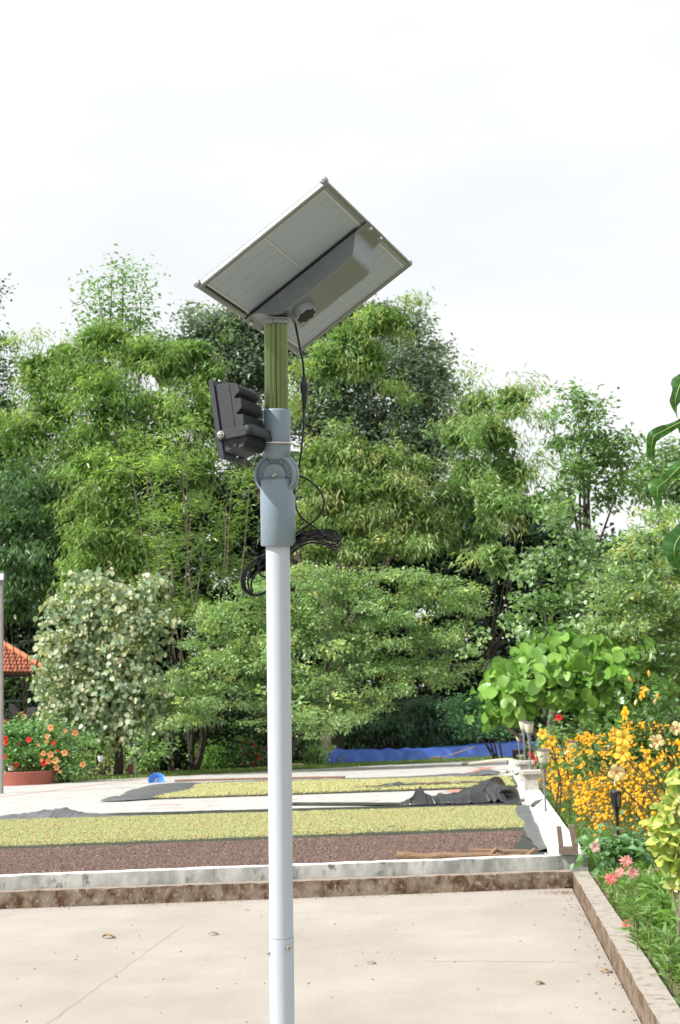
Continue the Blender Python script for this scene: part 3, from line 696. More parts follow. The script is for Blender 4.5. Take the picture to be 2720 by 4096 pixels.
STY = {  # k leaves per clump, spread(m), L, W/L, out, horiz, down
 'bamboo': dict(k=22, sp=.25, L=.235, asp=.18, out=.45, hor=.8, down=.75, jit=.5),
 'small':  dict(k=20, sp=.27, L=.15, asp=.55, out=.6, hor=.8, down=.05, jit=.7),
 'broad':  dict(k=17, sp=.23, L=.175, asp=.5, out=.6, hor=.9, down=.25, jit=.5),
 'round':  dict(k=13, sp=.20, L=.15, asp=.95, out=.6, hor=.6, down=.45, jit=.8),
 'fern':   dict(k=16, sp=.30, L=.24, asp=.15, out=.3, hor=1., down=.15, jit=.4),
 'needle': dict(k=14, sp=.12, L=.10, asp=.25, out=.5, hor=.7, down=-.2, jit=.8),
}
def clumps(blobs, dens):
    """blobs in overview px: (x, y, rx, ry, depth[, ry depth factor]); returns clump centres, outward dirs"""
    C, O = [], []
    for bl in blobs:
        x, y, rx, ry, d = bl[:5]
        c = np.array(PD(x, y, d)); m = K*DD(x, d)/FP; a = np.array([rx*m, max(rx, ry)*m*.8, ry*m]); sm = min(1, (rx*ry)**.5/45)**.6
        n = max(3, int(dens*sm*DM*4*a[0]*a[2]*1.6))
        u = unit(rng.normal(size=(n, 3))); 
        fr = rng.random(n) < .72; u[fr, 1] = -np.abs(u[fr, 1]); 
        up_ = rng.random(n) < .35; u[up_, 2] = np.abs(u[up_, 2])
        lump = 1+.16*np.sin(u[:, 0]*5+x)+.14*np.sin(u[:, 2]*6+y)
        rr = (.62+.42*rng.random(n)**.8)*lump
        cc_ = c+u*a*rr[:, None]; oo = unit(u/a)
        # gather the clumps into drooping plumes
        ng = max(2, n//7); g_ = rng.integers(0, ng, n); t_ = rng.random(n)[:, None]
        PR = max(.42, min(.9, .45*a.min()+.1)) if abs(d) > 30 else .45*a.min()+.0025*abs(d)
        tip = cc_[g_]+oo[g_]*PR*(t_*1.1-.3)+np.array([0, 0, -.55*PR])*t_**2+rng.normal(size=(n, 3))*np.array([.42, .42, .2])*PR*(1.1-.5*t_)
        mixp = rng.random(n) < PLUME; cc_ = np.where(mixp[:, None], tip, cc_); oo = np.where(mixp[:, None], oo[g_], oo)
        C.append(cc_); O.append(oo)
    return np.concatenate(C), np.concatenate(O)
def foliage(name, par, blobs, style, col, dens=7, m=LEAF, scale=1, var=.35, col2=None, p2=.2, core=.12, stuff=False, cspread=1, minz=.15):
    st = STY[style]; C, O = clumps(blobs, dens); n = len(C); k = st['k']
    cv = 1+var*rng.normal(size=(n, 1))*.5
    cc = np.array(col)[None]*np.clip(cv, .5, 1.7)
    if col2 is not None:
        pick = rng.random(n) < p2; cc[pick] = np.array(col2)*np.clip(cv[pick], .6, 1.5)
    pos = np.repeat(C, k, 0)+rng.normal(size=(n*k, 3))*st['sp']*scale*cspread*np.array([1, 1, .6])
    h = rng.normal(size=(n*k, 3)); h[:, 2] *= .35
    d = np.repeat(O, k, 0)*st['out']+unit(h)*st['hor']; d[:, 2] -= st['down']
    L = st['L']*scale*(.65+.7*rng.random(n*k)); W = L*st['asp']*(.8+.4*rng.random(n*k))
    col_ = np.repeat(cc, k, 0)*(1+.25*rng.normal(size=(n*k, 1))*.6)
    # inner leaves that close the crown
    nc = int(n*k*core*3.6)
    if nc:
        big_ = [q for q, b_ in enumerate(blobs) if b_[2] >= 50 or len(blobs) < 3] or list(range(len(blobs))); idx = np.array(big_)[rng.integers(0, len(big_), nc)]; B = np.array([b_[:5] for b_ in blobs], float)[idx]
        cen = np.array([np.array(PD(*b_[[0, 1, 4]])) for b_ in np.array([b_[:5] for b_ in blobs], float)])[idx]
        mm = K*np.array([DD(q_[0], q_[4]) for q_ in B])/FP; A = np.stack([B[:, 2]*mm, np.maximum(B[:, 2], B[:, 3])*mm*.7, B[:, 3]*mm], 1)
        p2_ = cen+unit(rng.normal(size=(nc, 3)))*A*(rng.random(nc)**.45*.68)[:, None]
        pos = np.r_[pos, p2_]; d = np.r_[d, rng.normal(size=(nc, 3))]
        L2 = min(st['L'], .22)*scale*1.3*(.7+.6*rng.random(nc)); L = np.r_[L, L2]; W = np.r_[W, L2*.5]
        col_ = np.r_[col_, np.array(col)[None]*(.7+.4*rng.random((nc, 1)))]
    ok = pos[:, 2] > minz
    pos, d, L, W, col_ = pos[ok], d[ok], L[ok], W[ok], col_[ok]
    V, T = leafgeo(pos, d, L, W, jitter=st['jit'])
    V[:, 2] = np.maximum(V[:, 2], GZ+.01)
    o = npmesh(name, V, T, m, par, np.repeat(np.clip(col_*LB, .004, .9), 4, 0))
    if stuff: o['kind'] = 'stuff'
    global NT; NT += len(T)
    return C
NT = 0
def limbs(par, base, targets, r0, mt=BARK, name='branch', trunkname='trunk', fork=.45, seg=8, lean=0):
    """tapered trunk to a fork, limbs to targets"""
    base = Vector(base); cen = sum((Vector(t) for t in targets), Vector())/len(targets)
    fk = base.lerp(cen, fork); fk.x += lean
    tr = spline([base, base.lerp(fk, .5)+Vector((random.gauss(0, .12), random.gauss(0, .1), 0)), fk], 6)
    n = len(tr); MB().tube(tr, [r0*(1.25-.55*i/(n-1)) for i in range(n)], seg).build(trunkname, mt, par, True)
    for t in targets:
        t = Vector(t); k = random.random()*.35+.65; s = tr[int((n-1)*k)]
        mid = s.lerp(t, .5)+Vector((random.gauss(0, .2), random.gauss(0, .2), -.15*(t-s).length*random.random()))
        b_ = spline([s, mid, t], 6); m_ = len(b_)
        MB().tube(b_, [max(.008, r0*.5*(1-.85*i/(m_-1))) for i in range(m_)], 6).build(name, mt, par, True)
def tree(name, label, cat, blobs, style, col, base, r0=.18, nl=5, group=None, bark=BARK, dens=7, fork=.45, **kw):
    """base: overview x and depth of the foot"""
    bx, bd = base
    g = PD(bx, 1700, bd); r = root(name, Vector((g.x, g.y, GZ)), label, cat, group)
    C = foliage('crown', r, blobs, style, col, dens, **({'core': .22} | kw if style == 'bamboo' else kw))
    tg = [PD(b_[0], b_[1], b_[4]) for b_ in random.sample(list(blobs), min(nl, len(blobs)))]
    limbs(r, Vector((g.x, g.y, GZ-.05)), tg, r0, bark, fork=fork)
    return r
G1 = (.145, .22, .055); G2 = (.10, .17, .05); GY = (.24, .27, .075); GD = (.055, .085, .045)
# --- far wood behind everything, leaf colour darkened to paint shaded gaps
bl = []
for i in range(44):
    x = -60+i*40; top = 1120 if x < 1000 else 1180
    if x > 1260: top = 1300
    for y in range(top, 1790, 85): bl.append((x+random.uniform(-20, 20), y+random.uniform(-20, 20), 52, 60, 70+random.uniform(-2, 2)))
foliage('far_wood', None, bl, 'broad', (.035, .055, .03), 1.3, scale=2.2, core=.3, stuff=True)
bpy.data.objects['far_wood']['label'] = 'distant wood with leaves coloured dark as shade in the gaps between trees'
# --- bamboo and trees, back to front
tree('tall_tree', 'slender tall tree whose thin top rises above all others on the left', 'tree',
     [(284, 618, 16, 12, 53), (320, 625, 14, 18, 53), (258, 640, 22, 12, 53), (335, 645, 10, 10, 53), (296, 665, 44, 26, 53), (250, 690, 40, 20, 53), (325, 690, 22, 34, 53), (290, 720, 52, 28, 53), (240, 740, 40, 30, 53), (320, 750, 28, 30, 53), (200, 775, 34, 26, 53), (275, 780, 60, 34, 53), (225, 655, 14, 8, 53)],
     'broad', (.13, .21, .07), (290, 53), r0=.22, nl=9, dens=5, scale=1.1, core=.0, fork=.72, cspread=1.5)
tree('dark_tree', 'dark tree cut by the left photo edge above the bamboo', 'tree',
     [(-10, 700, 24, 45, 51), (-14, 770, 30, 45, 51), (-20, 850, 46, 50, 51), (0, 960, 70, 70, 51), (10, 1060, 80, 70, 51)], 'small', (.07, .11, .05), (-20, 51), nl=4, dens=7, scale=1.2)
GRYG = (.125, .155, .105)
tree('broad_tree', 'tall dark grey green tree directly behind the solar panel', 'tree',
     [(470, 790, 60, 40, 55), (430, 810, 50, 40, 55), (520, 750, 70, 46, 55), (560, 800, 80, 60, 55), (620, 850, 90, 80, 55), (560, 890, 80, 70, 55), (600, 760, 90, 50, 55), (700, 780, 90, 70, 55), (800, 740, 80, 50, 55), (870, 730, 60, 40, 55), (930, 770, 60, 50, 55), (970, 830, 60, 60, 54.5), (1000, 870, 50, 40, 54), (1010, 930, 45, 50, 54), (900, 860, 90, 80, 53), (960, 960, 80, 90, 53), (780, 900, 110, 90, 53), (740, 990, 90, 80, 53), (860, 1000, 90, 70, 53), (1000, 1040, 70, 80, 53), (560, 980, 80, 80, 54)],
     'small', GRYG, (760, 54), r0=.4, nl=8, dens=8.5, scale=1.25, var=.5, col2=(.18, .21, .15), p2=.3)
tree('bamboo_clump', 'big feathery bamboo clump filling the upper left below the slender tall tree', 'bamboo',
     [(75, 790, 34, 44, 48), (90, 860, 60, 60, 48), (150, 830, 60, 50, 48), (215, 790, 60, 44, 48), (270, 790, 60, 40, 48), (330, 820, 70, 60, 47), (210, 870, 90, 70, 47), (400, 850, 70, 60, 47), (450, 810, 55, 30, 47), (480, 870, 50, 60, 47), (120, 940, 90, 80, 47), (260, 950, 110, 80, 46), (380, 950, 100, 80, 46), (480, 960, 50, 80, 46), (60, 1010, 90, 70, 46), (190, 1030, 100, 80, 46), (330, 1040, 100, 70, 46), (440, 1060, 80, 80, 46), (500, 770, 26, 20, 47)],
     'bamboo', (.145, .225, .06), (250, 47), r0=.055, nl=10, dens=5.2, col2=(.24, .27, .08), p2=.25, var=.45, bark=BARKD)
tree('bamboo_clump', 'shaded dark green bamboo clump low at the left photo edge', 'bamboo',
     [(30, 1120, 80, 60, 44), (110, 1130, 80, 60, 44), (20, 1210, 80, 60, 43), (90, 1240, 80, 50, 43), (10, 1300, 60, 50, 43), (70, 1330, 60, 50, 43), (30, 1400, 60, 50, 44), (120, 1390, 40, 50, 44), (160, 1180, 60, 50, 44)],
     'bamboo', (.085, .145, .055), (60, 45), r0=.055, nl=6, dens=4.6, var=.5, bark=BARKD)
tree('bamboo_clump', 'bright bamboo clump in drooping tiers above the pale spotted tree', 'bamboo',
     [(200, 1080, 70, 50, 43), (260, 1110, 80, 50, 42), (200, 1160, 60, 50, 42), (290, 1180, 80, 50, 42), (230, 1230, 80, 50, 41), (310, 1260, 70, 50, 41), (250, 1310, 90, 46, 41), (180, 1330, 50, 40, 41), (330, 1330, 50, 40, 41), (190, 1240, 60, 40, 41)],
     'bamboo', (.16, .235, .06), (240, 43), r0=.055, nl=8, dens=5, col2=(.25, .28, .09), p2=.25, var=.45, bark=BARKD)
tree('bamboo_clump', 'yellow green bamboo clump behind the right of the solar panel', 'bamboo',
     [(800, 790, 60, 50, 47), (860, 740, 50, 44, 47), (760, 840, 60, 50, 47), (935, 705, 40, 26, 47), (970, 692, 26, 10, 47), (900, 740, 50, 34, 47), (700, 880, 40, 60, 47), (850, 830, 60, 50, 47), (900, 920, 40, 60, 47), (700, 960, 40, 50, 46)],
     'bamboo', (.15, .225, .065), (820, 53), r0=.055, nl=8, dens=5.4, col2=(.28, .29, .08), p2=.3, bark=BARKD)
tree('bamboo_clump', 'yellowish bamboo clump right of the grey sleeves, above the flat umbrella tree', 'bamboo',
     [(730, 1060, 60, 50, 44), (800, 1040, 60, 50, 44), (870, 1060, 70, 50, 44), (740, 1140, 70, 50, 43), (830, 1130, 80, 50, 43), (920, 1120, 70, 60, 43), (700, 1210, 50, 50, 43), (790, 1210, 80, 50, 43), (880, 1210, 80, 50, 43), (960, 1190, 60, 50, 43), (840, 1270, 90, 40, 42), (950, 1260, 60, 40, 42), (740, 1270, 60, 40, 42), (960, 1080, 50, 40, 44)],
     'bamboo', (.165, .225, .07), (820, 53), r0=.055, nl=8, dens=5.2, col2=(.34, .31, .12), p2=.14, var=.5, bark=BARKD)
tree('bamboo_clump', 'tall bamboo clump between the grey green tree and the open branched tree', 'bamboo',
     [(1075, 875, 34, 30, 46), (1130, 890, 12, 14, 46), (1100, 940, 60, 50, 46), (1180, 930, 50, 40, 46), (1220, 895, 24, 20, 46), (1060, 1000, 60, 60, 45), (1140, 1010, 70, 60, 45), (1210, 990, 40, 60, 45), (1090, 1090, 70, 60, 45), (1170, 1090, 60, 60, 45), (1060, 1160, 60, 50, 44), (1140, 1170, 60, 50, 44), (1100, 1240, 60, 50, 44), (1150, 1290, 50, 40, 43), (1220, 1080, 40, 50, 45), (1040, 1240, 50, 50, 44)],
     'bamboo', (.145, .215, .07), (1090, 53), r0=.055, nl=8, dens=5.2, col2=(.27, .28, .10), p2=.25, var=.45, bark=BARKD)
tree('open_tree', 'open branched tree on the right with sky between its limbs', 'tree',
     [(1285, 915, 40, 22, 43), (1330, 925, 36, 26, 43), (1400, 945, 28, 26, 43), (1340, 965, 50, 24, 43), (1270, 960, 30, 22, 43), (1370, 1010, 60, 24, 43), (1430, 1010, 40, 22, 43), (1300, 1020, 50, 26, 43), (1390, 1060, 60, 26, 43), (1450, 1065, 36, 20, 43), (1320, 1080, 60, 30, 43), (1420, 1110, 54, 22, 43), (1290, 1130, 50, 30, 43), (1470, 1120, 40, 20, 43), (1250, 1180, 50, 40, 43), (1395, 985, 30, 14, 43), (1350, 1000, 60, 30, 43.5), (1410, 1070, 60, 30, 43.5), (1330, 1120, 70, 30, 43.5), (1480, 1140, 40, 24, 43.5), (1400, 1150, 50, 18, 43.5)],
     'broad', (.13, .20, .07), (1360, 44), r0=.14, nl=7, dens=8.5, core=.04, fork=.72, bark=BARKD)
tree('round_leaved_tree', 'dense tree with clustered round leaves below the open branched tree', 'tree',
     [(1290, 1210, 60, 40, 39), (1340, 1240, 56, 40, 39), (1290, 1270, 66, 40, 39), (1240, 1320, 50, 40, 38.5), (1310, 1330, 60, 40, 38.5), (1250, 1390, 60, 40, 38), (1320, 1400, 66, 40, 38), (1190, 1430, 60, 36, 38), (1270, 1450, 60, 36, 38), (1150, 1470, 40, 30, 38), (1350, 1460, 50, 36, 38)],
     'round', (.13, .20, .075), (1280, 40), r0=.16, nl=6, dens=7.5, scale=.85, var=.4, col2=(.20, .26, .11), p2=.25)
tree('round_leaved_tree', 'far bushy tree on the right edge behind the drooping foreground leaves', 'tree',
     [(1500, 1080, 30, 22, 52), (1540, 1060, 40, 24, 52), (1560, 1090, 50, 34, 52), (1510, 1125, 60, 34, 52), (1580, 1140, 50, 40, 52), (1590, 1050, 40, 30, 52)],
     'small', (.15, .21, .10), (1540, 53), nl=4, dens=7, scale=1.5)
def pancakes(poly, n, d, rx, ry, dome=3, dj=1.5):
    """flat sprays inside an outline (overview px)"""
    out_ = []; xs = [p[0] for p in poly]; ys = [p[1] for p in poly]; cx_ = sum(xs)/len(xs); W_ = (max(xs)-min(xs))/2
    def inside(x, y):
        c = False; j = len(poly)-1
        for i in range(len(poly)):
            if (poly[i][1] > y) != (poly[j][1] > y) and x < (poly[j][0]-poly[i][0])*(y-poly[i][1])/(poly[j][1]-poly[i][1])+poly[i][0]: c = not c
            j = i
        return c
    while len(out_) < n:
        x = random.uniform(min(xs), max(xs)); y = random.uniform(min(ys), max(ys))
        if not inside(x, y): continue
        s = random.uniform(.6, 1.3)
        k = max(0, 1-((x-cx_)/W_)**2)**.5
        out_.append((x, y, rx*s, ry*random.uniform(.7, 1.2), d-dome*k*random.uniform(.3, 1)+random.uniform(-dj, dj)*.3+1.2*(max(ys)-y)/(max(ys)-min(ys))))
    return out_
umb = [(470, 1400), (570, 1350), (690, 1310), (850, 1305), (1000, 1325), (1095, 1360), (1085, 1430), (1120, 1500), (1090, 1560), (1010, 1590), (930, 1600), (860, 1630), (800, 1680), (740, 1690), (640, 1690), (560, 1660), (470, 1665), (385, 1675), (372, 1610), (420, 1550), (480, 1510), (400, 1490), (470, 1450)]
PLUME = 0.
tree('umbrella_tree', 'wide light green tree with flat layered sprays behind the white pole', 'tree',
     pancakes(umb, 400, 36, 46, 8, dj=4), 'broad', (.185, .255, .10), (650, 35.5), r0=.10, nl=16, dens=26, scale=.66, cspread=.8, core=.02, var=.3, col2=(.33, .35, .12), p2=.14, bark=BARKD)
rt = [(1500, 1185), (1620, 1160), (1650, 1600), (1570, 1600), (1490, 1570), (1440, 1510), (1330, 1460), (1330, 1440), (1400, 1400), (1370, 1340), (1430, 1290), (1430, 1230)]
tree('umbrella_tree', 'layered light green tree filling the right edge above the big leaved shrub', 'tree',
     pancakes(rt, 200, 35, 52, 8), 'broad', (.18, .245, .105), (1530, 35.5), r0=.12, nl=14, dens=26, scale=.72, cspread=.7, core=.02, col2=(.34, .34, .12), p2=.15, bark=BARKD)
PLUME = .8
# --- feathery saplings with thin stems
saps = [((700/1.4519, 1820), (430, 975), [(430, 985, 34, 22), (415, 1020, 30, 22), (440, 1060, 40, 24), (405, 1090, 40, 24)]),
        ((455, 1640), (370, 1130), [(330, 1040, 36, 22), (300, 1070, 30, 22), (345, 1100, 40, 26), (390, 1150, 40, 26), (370, 1200, 46, 30)]),
        ((430, 1640), (440, 1160), [(440, 1180, 44, 26), (470, 1220, 40, 26), (430, 1260, 46, 28), (400, 1300, 40, 28)]),
        ((500, 1640), (560, 1080), [(535, 1100, 36, 22), (575, 1120, 26, 20), (520, 1170, 34, 20), (545, 1215, 36, 22), (500, 1260, 40, 24)]),
        ((400, 1650), (360, 1250), [(370, 1270, 46, 26), (400, 1360, 50, 34), (440, 1410, 50, 34), (410, 1440, 50, 34), (480, 1340, 46, 30), (520, 1300, 40, 26)])]
slab = ['tallest feathery sapling left of the floodlight with bright tip', 'feathery sapling with leaning stem standing leftmost of the thin stems', 'feathery sapling with straight stem in the middle of the thin stemmed group',
        'feathery sapling with pale forked stem nearest the white pole', 'low fern leaved sapling just above the pale spotted tree']
for i, (bs, tp, bl) in enumerate(saps):
    r = root('feathery_sapling', Vector((PD(bs[0], 1700, 39).x, PD(bs[0], 1700, 39).y, GZ)), slab[i], 'sapling', 'feathery saplings left of the pole')
    b4 = [(*b_, 38.5+.3*i) for b_ in bl]
    foliage('crown', r, b4, 'fern', (.20, .27, .085) if i % 2 else (.17, .23, .08), 13, scale=.9, core=.0, var=.35, col2=(.30, .40, .09), p2=.18)
    for q in range(2+i % 2):
        t = bl[q % len(bl)]; xa_ = bs[0]+random.uniform(-30, 30)
        MB().tube(spline([PD(xa_, 1690, 38.7), PD(xa_*.6+t[0]*.4+random.uniform(-12, 12), 1480, 38.5), PD(xa_*.25+t[0]*.75+random.uniform(-10, 10), 1300, 38.3), PD(t[0], t[1], 38.3)], 6), [.055, .05, .045, .045, .04]*4+[.02]*30 if False else .016, 6).build('stem', PALEBARK, r, True)
# --- pale variegated tree : separate leaves in front, rest as one mass
def heart_mesh(name, m, n=1, rnd=1.0, tip=.18, cup=.25):
    """roundish leaf, unit length along +Y, folded and cupped"""
    V = [(0, 0, 0)]; k = 10
    for i in range(k):
        a = -math.pi/2+2*math.pi*(i+.5)/k; x = .5*rnd*math.cos(a); y = .5+.5*math.sin(a)
        V.append((x, y+(tip if abs(x) < .2 and y > .8 else 0), cup*abs(x)*.7-.12*y*y))
    V.append((0, .5, -.02)); F = [(k+1, 1+i, 1+(i+1) % k) for i in range(k)]
    me = bpy.data.meshes.new(name); me.from_pydata(V, [], F); me.materials.append(m); me.shade_smooth(); return me
def sleaf(name, c1, c2, sc=3, trans=.3, rough=.4, edge=None):
    m = leafmat(name, trans, rough, .4); t = m.node_tree; t.nodes.remove(t.nodes['Attribute'])
    tc_ = t.nodes.new('ShaderNodeTexCoord'); n = t.nodes.new('ShaderNodeTexNoise'); n.inputs['Scale'].default_value = sc; n.inputs['Detail'].default_value = 4
    oi = t.nodes.new('ShaderNodeObjectInfo'); ad = t.nodes.new('ShaderNodeVectorMath'); ad.operation = 'ADD'; t.links.new(tc_.outputs['Object'], ad.inputs[0])
    ml2 = t.nodes.new('ShaderNodeMath'); ml2.operation = 'MULTIPLY'; ml2.inputs[1].default_value = 37; t.links.new(oi.outputs['Random'], ml2.inputs[0]); t.links.new(ml2.outputs[0], ad.inputs[1])
    t.links.new(ad.outputs[0], n.inputs['Vector'])
    r = t.nodes.new('ShaderNodeValToRGB'); r.color_ramp.elements[0].position = .42; r.color_ramp.elements[1].position = .6
    r.color_ramp.elements[0].color = (*c1, 1); r.color_ramp.elements[1].color = (*c2, 1); t.links.new(n.outputs['Fac'], r.inputs[0])
    hs_ = t.nodes.new('ShaderNodeHueSaturation'); mr = t.nodes.new('ShaderNodeMapRange'); mr.inputs['To Min'].default_value = .7; mr.inputs['To Max'].default_value = 1.3
    t.links.new(oi.outputs['Random'], mr.inputs['Value']); t.links.new(mr.outputs[0], hs_.inputs['Value']); t.links.new(r.outputs[0], hs_.inputs['Color'])
    t.links.new(hs_.outputs[0], t.nodes['Principled BSDF'].inputs['Base Color'])
    for x in t.nodes:
        if x.type == 'MIX_RGB': t.links.new(hs_.outputs[0], x.inputs[1])
    return m
def heart_mass(name, par, me, C, O, size, cols, m, down=.7, out_=.5, jit=.5):
    B = np.array([v_.co[:] for v_ in me.vertices]); F = np.array([tuple(f_.vertices) for f_ in me.polygons]); n = len(C)
    f_ = O*np.array([out_, out_*.6, .25])+rng.normal(0, jit, (n, 3))+np.array([0, -.12, -down]); f_ = unit(f_)
    up_ = unit(np.array([0, -1, .5])+rng.normal(0, .4, (n, 3))); x_ = unit(np.cross(f_, up_)); z_ = np.cross(x_, f_)
    s = size*(.7+.6*rng.random(n))
    V = C[:, None, :]+(x_[:, None, :]*B[None, :, :1]+f_[:, None, :]*(B[None, :, 1:2]-.5)+z_[:, None, :]*B[None, :, 2:3])*s[:, None, None]
    T = F[None]+np.arange(n)[:, None, None]*len(B); ci = rng.integers(0, len(cols), n)
    cc = np.array(cols)[ci]*(.75+.5*rng.random((n, 1)))
    o = npmesh(name, V.reshape(-1, 3), T.reshape(-1, 3), m, par, np.repeat(cc, len(B), 0)); o['kind'] = 'stuff'; return o
def put(par, me, name, p, fwd, upv, s, sx=1):
    f_ = Vector(fwd).normalized(); r_ = f_.cross(Vector(upv)).normalized(); u_ = r_.cross(f_)
    M = Matrix(((r_.x*s*sx, f_.x*s, u_.x*s, p[0]), (r_.y*s*sx, f_.y*s, u_.y*s, p[1]), (r_.z*s*sx, f_.z*s, u_.z*s, p[2]), (0, 0, 0, 1)))
    o = bpy.data.objects.new(name, me); COL.objects.link(o); o.parent = par; o.matrix_basis = Matrix.Translation(-origin(par)) @ M; return o
kb = [(235, 1365, 44, 34), (200, 1350, 34, 34), (320, 1375, 46, 36), (345, 1345, 22, 22), (155, 1420, 54, 42), (250, 1430, 84, 48), (345, 1440, 50, 50), (132, 1490, 36, 42), (180, 1500, 76, 46), (290, 1510, 86, 50), (138, 1560, 44, 40), (220, 1580, 96, 50), (330, 1590, 78, 50), (385, 1600, 34, 44), (128, 1630, 40, 36), (190, 1655, 76, 38), (290, 1665, 66, 38), (355, 1665, 46, 28), (122, 1665, 34, 26)  , (150, 1690, 40, 16), (240, 1695, 50, 14)]
r = tree('variegated_tree', 'pale spotted tree with cream and grey green round leaves on the left', 'tree', [(*b_, 36.5) for b_ in kb],
         'round', (.17, .20, .085), (270, 37), r0=.14, nl=8, dens=9, scale=.8, var=.4, col2=(.35, .33, .15), p2=.3, bark=BARKD, core=.12)
VL = heart_mesh('leaf', sleaf('variegated_leaf', (.20, .28, .16), (.62, .60, .40), 2.5))
C, O = clumps([(*b_, 36.2) for b_ in kb], 70)
C = C+rng.normal(0, .10, C.shape)
heart_mass('leaf_mass', r, VL, C, O, .135, [(.30, .40, .27), (.26, .36, .25), (.42, .50, .36), (.60, .62, .46), (.74, .70, .52), (.22, .31, .20), (.34, .43, .30)], LEAF)
C, O = clumps([(*b_, 36.0) for b_ in kb], 4)
sel = rng.permutation(len(C))[:290]
for i in sel:
    p = C[i]; o_ = O[i]
    put(r, VL, 'leaf', p-np.array([0, .25, 0]), (o_[0]*.5+random.gauss(0, .5), o_[1]*.3-.1, -.7), (random.gauss(0, .4), -1, .5), random.uniform(.12, .19))
FLR = mat('red_bud', (.42, .17, .13), .7)
b = MB()
for i in rng.permutation(len(C))[:26]:
    p = Vector(C[i])-Vector((0, .5, 0)); b = MB().lathe(p, (random.gauss(0, .4), -.5, .6), [(.0, -.04), (.025, -.02), (.032, .01), (.02, .03), (0, .035)], 7).build('flower', FLR, r)
# --- under storey
tree('round_leaved_tree', 'small dark tree behind the blue sheet to the right of the pole', 'tree', [(990, 1640, 70, 40, 52), (930, 1680, 70, 40, 52), (1040, 1680, 60, 40, 52), (860, 1680, 60, 40, 52), (800, 1660, 50, 40, 52), (770, 1680, 40, 30, 52)], 'bamboo', (.07, .12, .06), (930, 53), dens=5, scale=.9, bark=BARKD)
def shrub(name, label, blobs, style, col, base, m=LEAF, nl=4, r0=.03, **kw):
    bx, bd = base; g = PD(bx, 1700, bd); r = root(name, Vector((g.x, g.y, GZ)), label, 'shrub')
    foliage('foliage', r, blobs, style, col, kw.pop('dens', 12), m=m, **kw)
    tg = [PD(b_[0], b_[1], b_[4]) for b_ in random.sample(list(blobs), min(nl, len(blobs)))]
    for t in tg:
        g2 = Vector((g.x+random.gauss(0, .12), g.y, GZ-.03)); MB().tube(spline([g2, g2.lerp(t, .5)+Vector((random.gauss(0, .08), 0, .05)), t], 5), r0, 6).build('stem', BARKD, r, True)
    return r
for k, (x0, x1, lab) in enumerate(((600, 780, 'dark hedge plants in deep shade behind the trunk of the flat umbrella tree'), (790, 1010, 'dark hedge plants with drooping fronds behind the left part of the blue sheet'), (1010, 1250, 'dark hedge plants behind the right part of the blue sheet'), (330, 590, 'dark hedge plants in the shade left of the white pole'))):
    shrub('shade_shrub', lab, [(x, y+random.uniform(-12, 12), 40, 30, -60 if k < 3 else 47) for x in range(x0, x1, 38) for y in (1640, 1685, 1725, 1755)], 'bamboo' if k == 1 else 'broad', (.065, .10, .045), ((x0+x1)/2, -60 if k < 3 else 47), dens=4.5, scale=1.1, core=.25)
shrub('laurel_shrub', 'glossy dark green shrub on the blue sheet left of the big leaved shrub', [(1060, 1625, 44, 20, -52.5), (1110, 1630, 50, 26, -52.5), (1150, 1660, 46, 30, -52.5), (1090, 1665, 46, 24, -52.5), (1120, 1690, 44, 26, -52.5)], 'broad', (.10, .20, .085), (1145, -52.5), LEAFG, nl=6, dens=13, scale=.8)
rs = shrub('hibiscus_shrub', 'green shrub with red flowers in the round red planter at far left', [(20, 1700, 40, 20, -45.2), (60, 1700, 40, 26, -45.2), (40, 1740, 46, 26, -45.2), (80, 1745, 40, 30, -45.2), (20, 1770, 30, 20, -45.2)], 'small', (.13, .23, .07), (50, -45.2), LEAFG, dens=24, scale=.8, nl=5)
rs2 = shrub('hibiscus_shrub', 'green shrub with orange flowers beside the round red planter', [(120, 1690, 34, 24, -45.2), (160, 1700, 30, 26, -45.2), (110, 1735, 44, 26, -45.2), (160, 1740, 36, 30, -45.2), (130, 1765, 50, 20, -45.2), (180, 1765, 20, 22, -45.2)], 'small', (.12, .21, .065), (150, -45.2), LEAFG, dens=24, scale=.8, nl=5)
shrub('garden_shrub', 'yellow green shrub behind the small white garden lamp', [(220, 1715, 44, 22, 40.5), (250, 1745, 34, 20, 40.5), (200, 1760, 30, 20, 40.5)], 'broad', (.16, .21, .055), (225, 40.6), dens=10, scale=.8)
shrub('garden_shrub', 'low shrub with cream and pink leaves at the foot of the pale spotted tree', [(190, 1778, 16, 8, 40), (220, 1776, 22, 9, 40), (255, 1765, 16, 12, 40), (250, 1782, 20, 6, 40)], 'round', (.34, .36, .14), (220, 40), dens=30, scale=.6, var=.8, col2=(.45, .30, .20), p2=.3)
shrub('garden_sapling', 'light green big leaved sapling behind the brown standpipe', [(330, 1700, 26, 18, 40), (350, 1725, 26, 20, 40), (310, 1740, 32, 16, 40), (340, 1760, 34, 20, 40), (355, 1695, 14, 26, 40)], 'broad', (.26, .34, .15), (335, 40), LEAFG, dens=14, scale=.95)
shrub('garden_shrub', 'bright green shrub under the umbrella tree left of the white pole', [(480, 1720, 40, 24, 43), (520, 1730, 44, 26, 43), (500, 1765, 50, 18, 43), (540, 1700, 30, 22, 43)], 'broad', (.13, .23, .05), (505, 43), dens=11, scale=.8)
rs3 = shrub('garden_shrub', 'dark shrub with small red flowers just left of the white pole', [(585, 1730, 30, 30, 43), (600, 1765, 40, 18, 43), (560, 1765, 30, 18, 43)], 'small', (.09, .14, .06), (590, 43), dens=14)
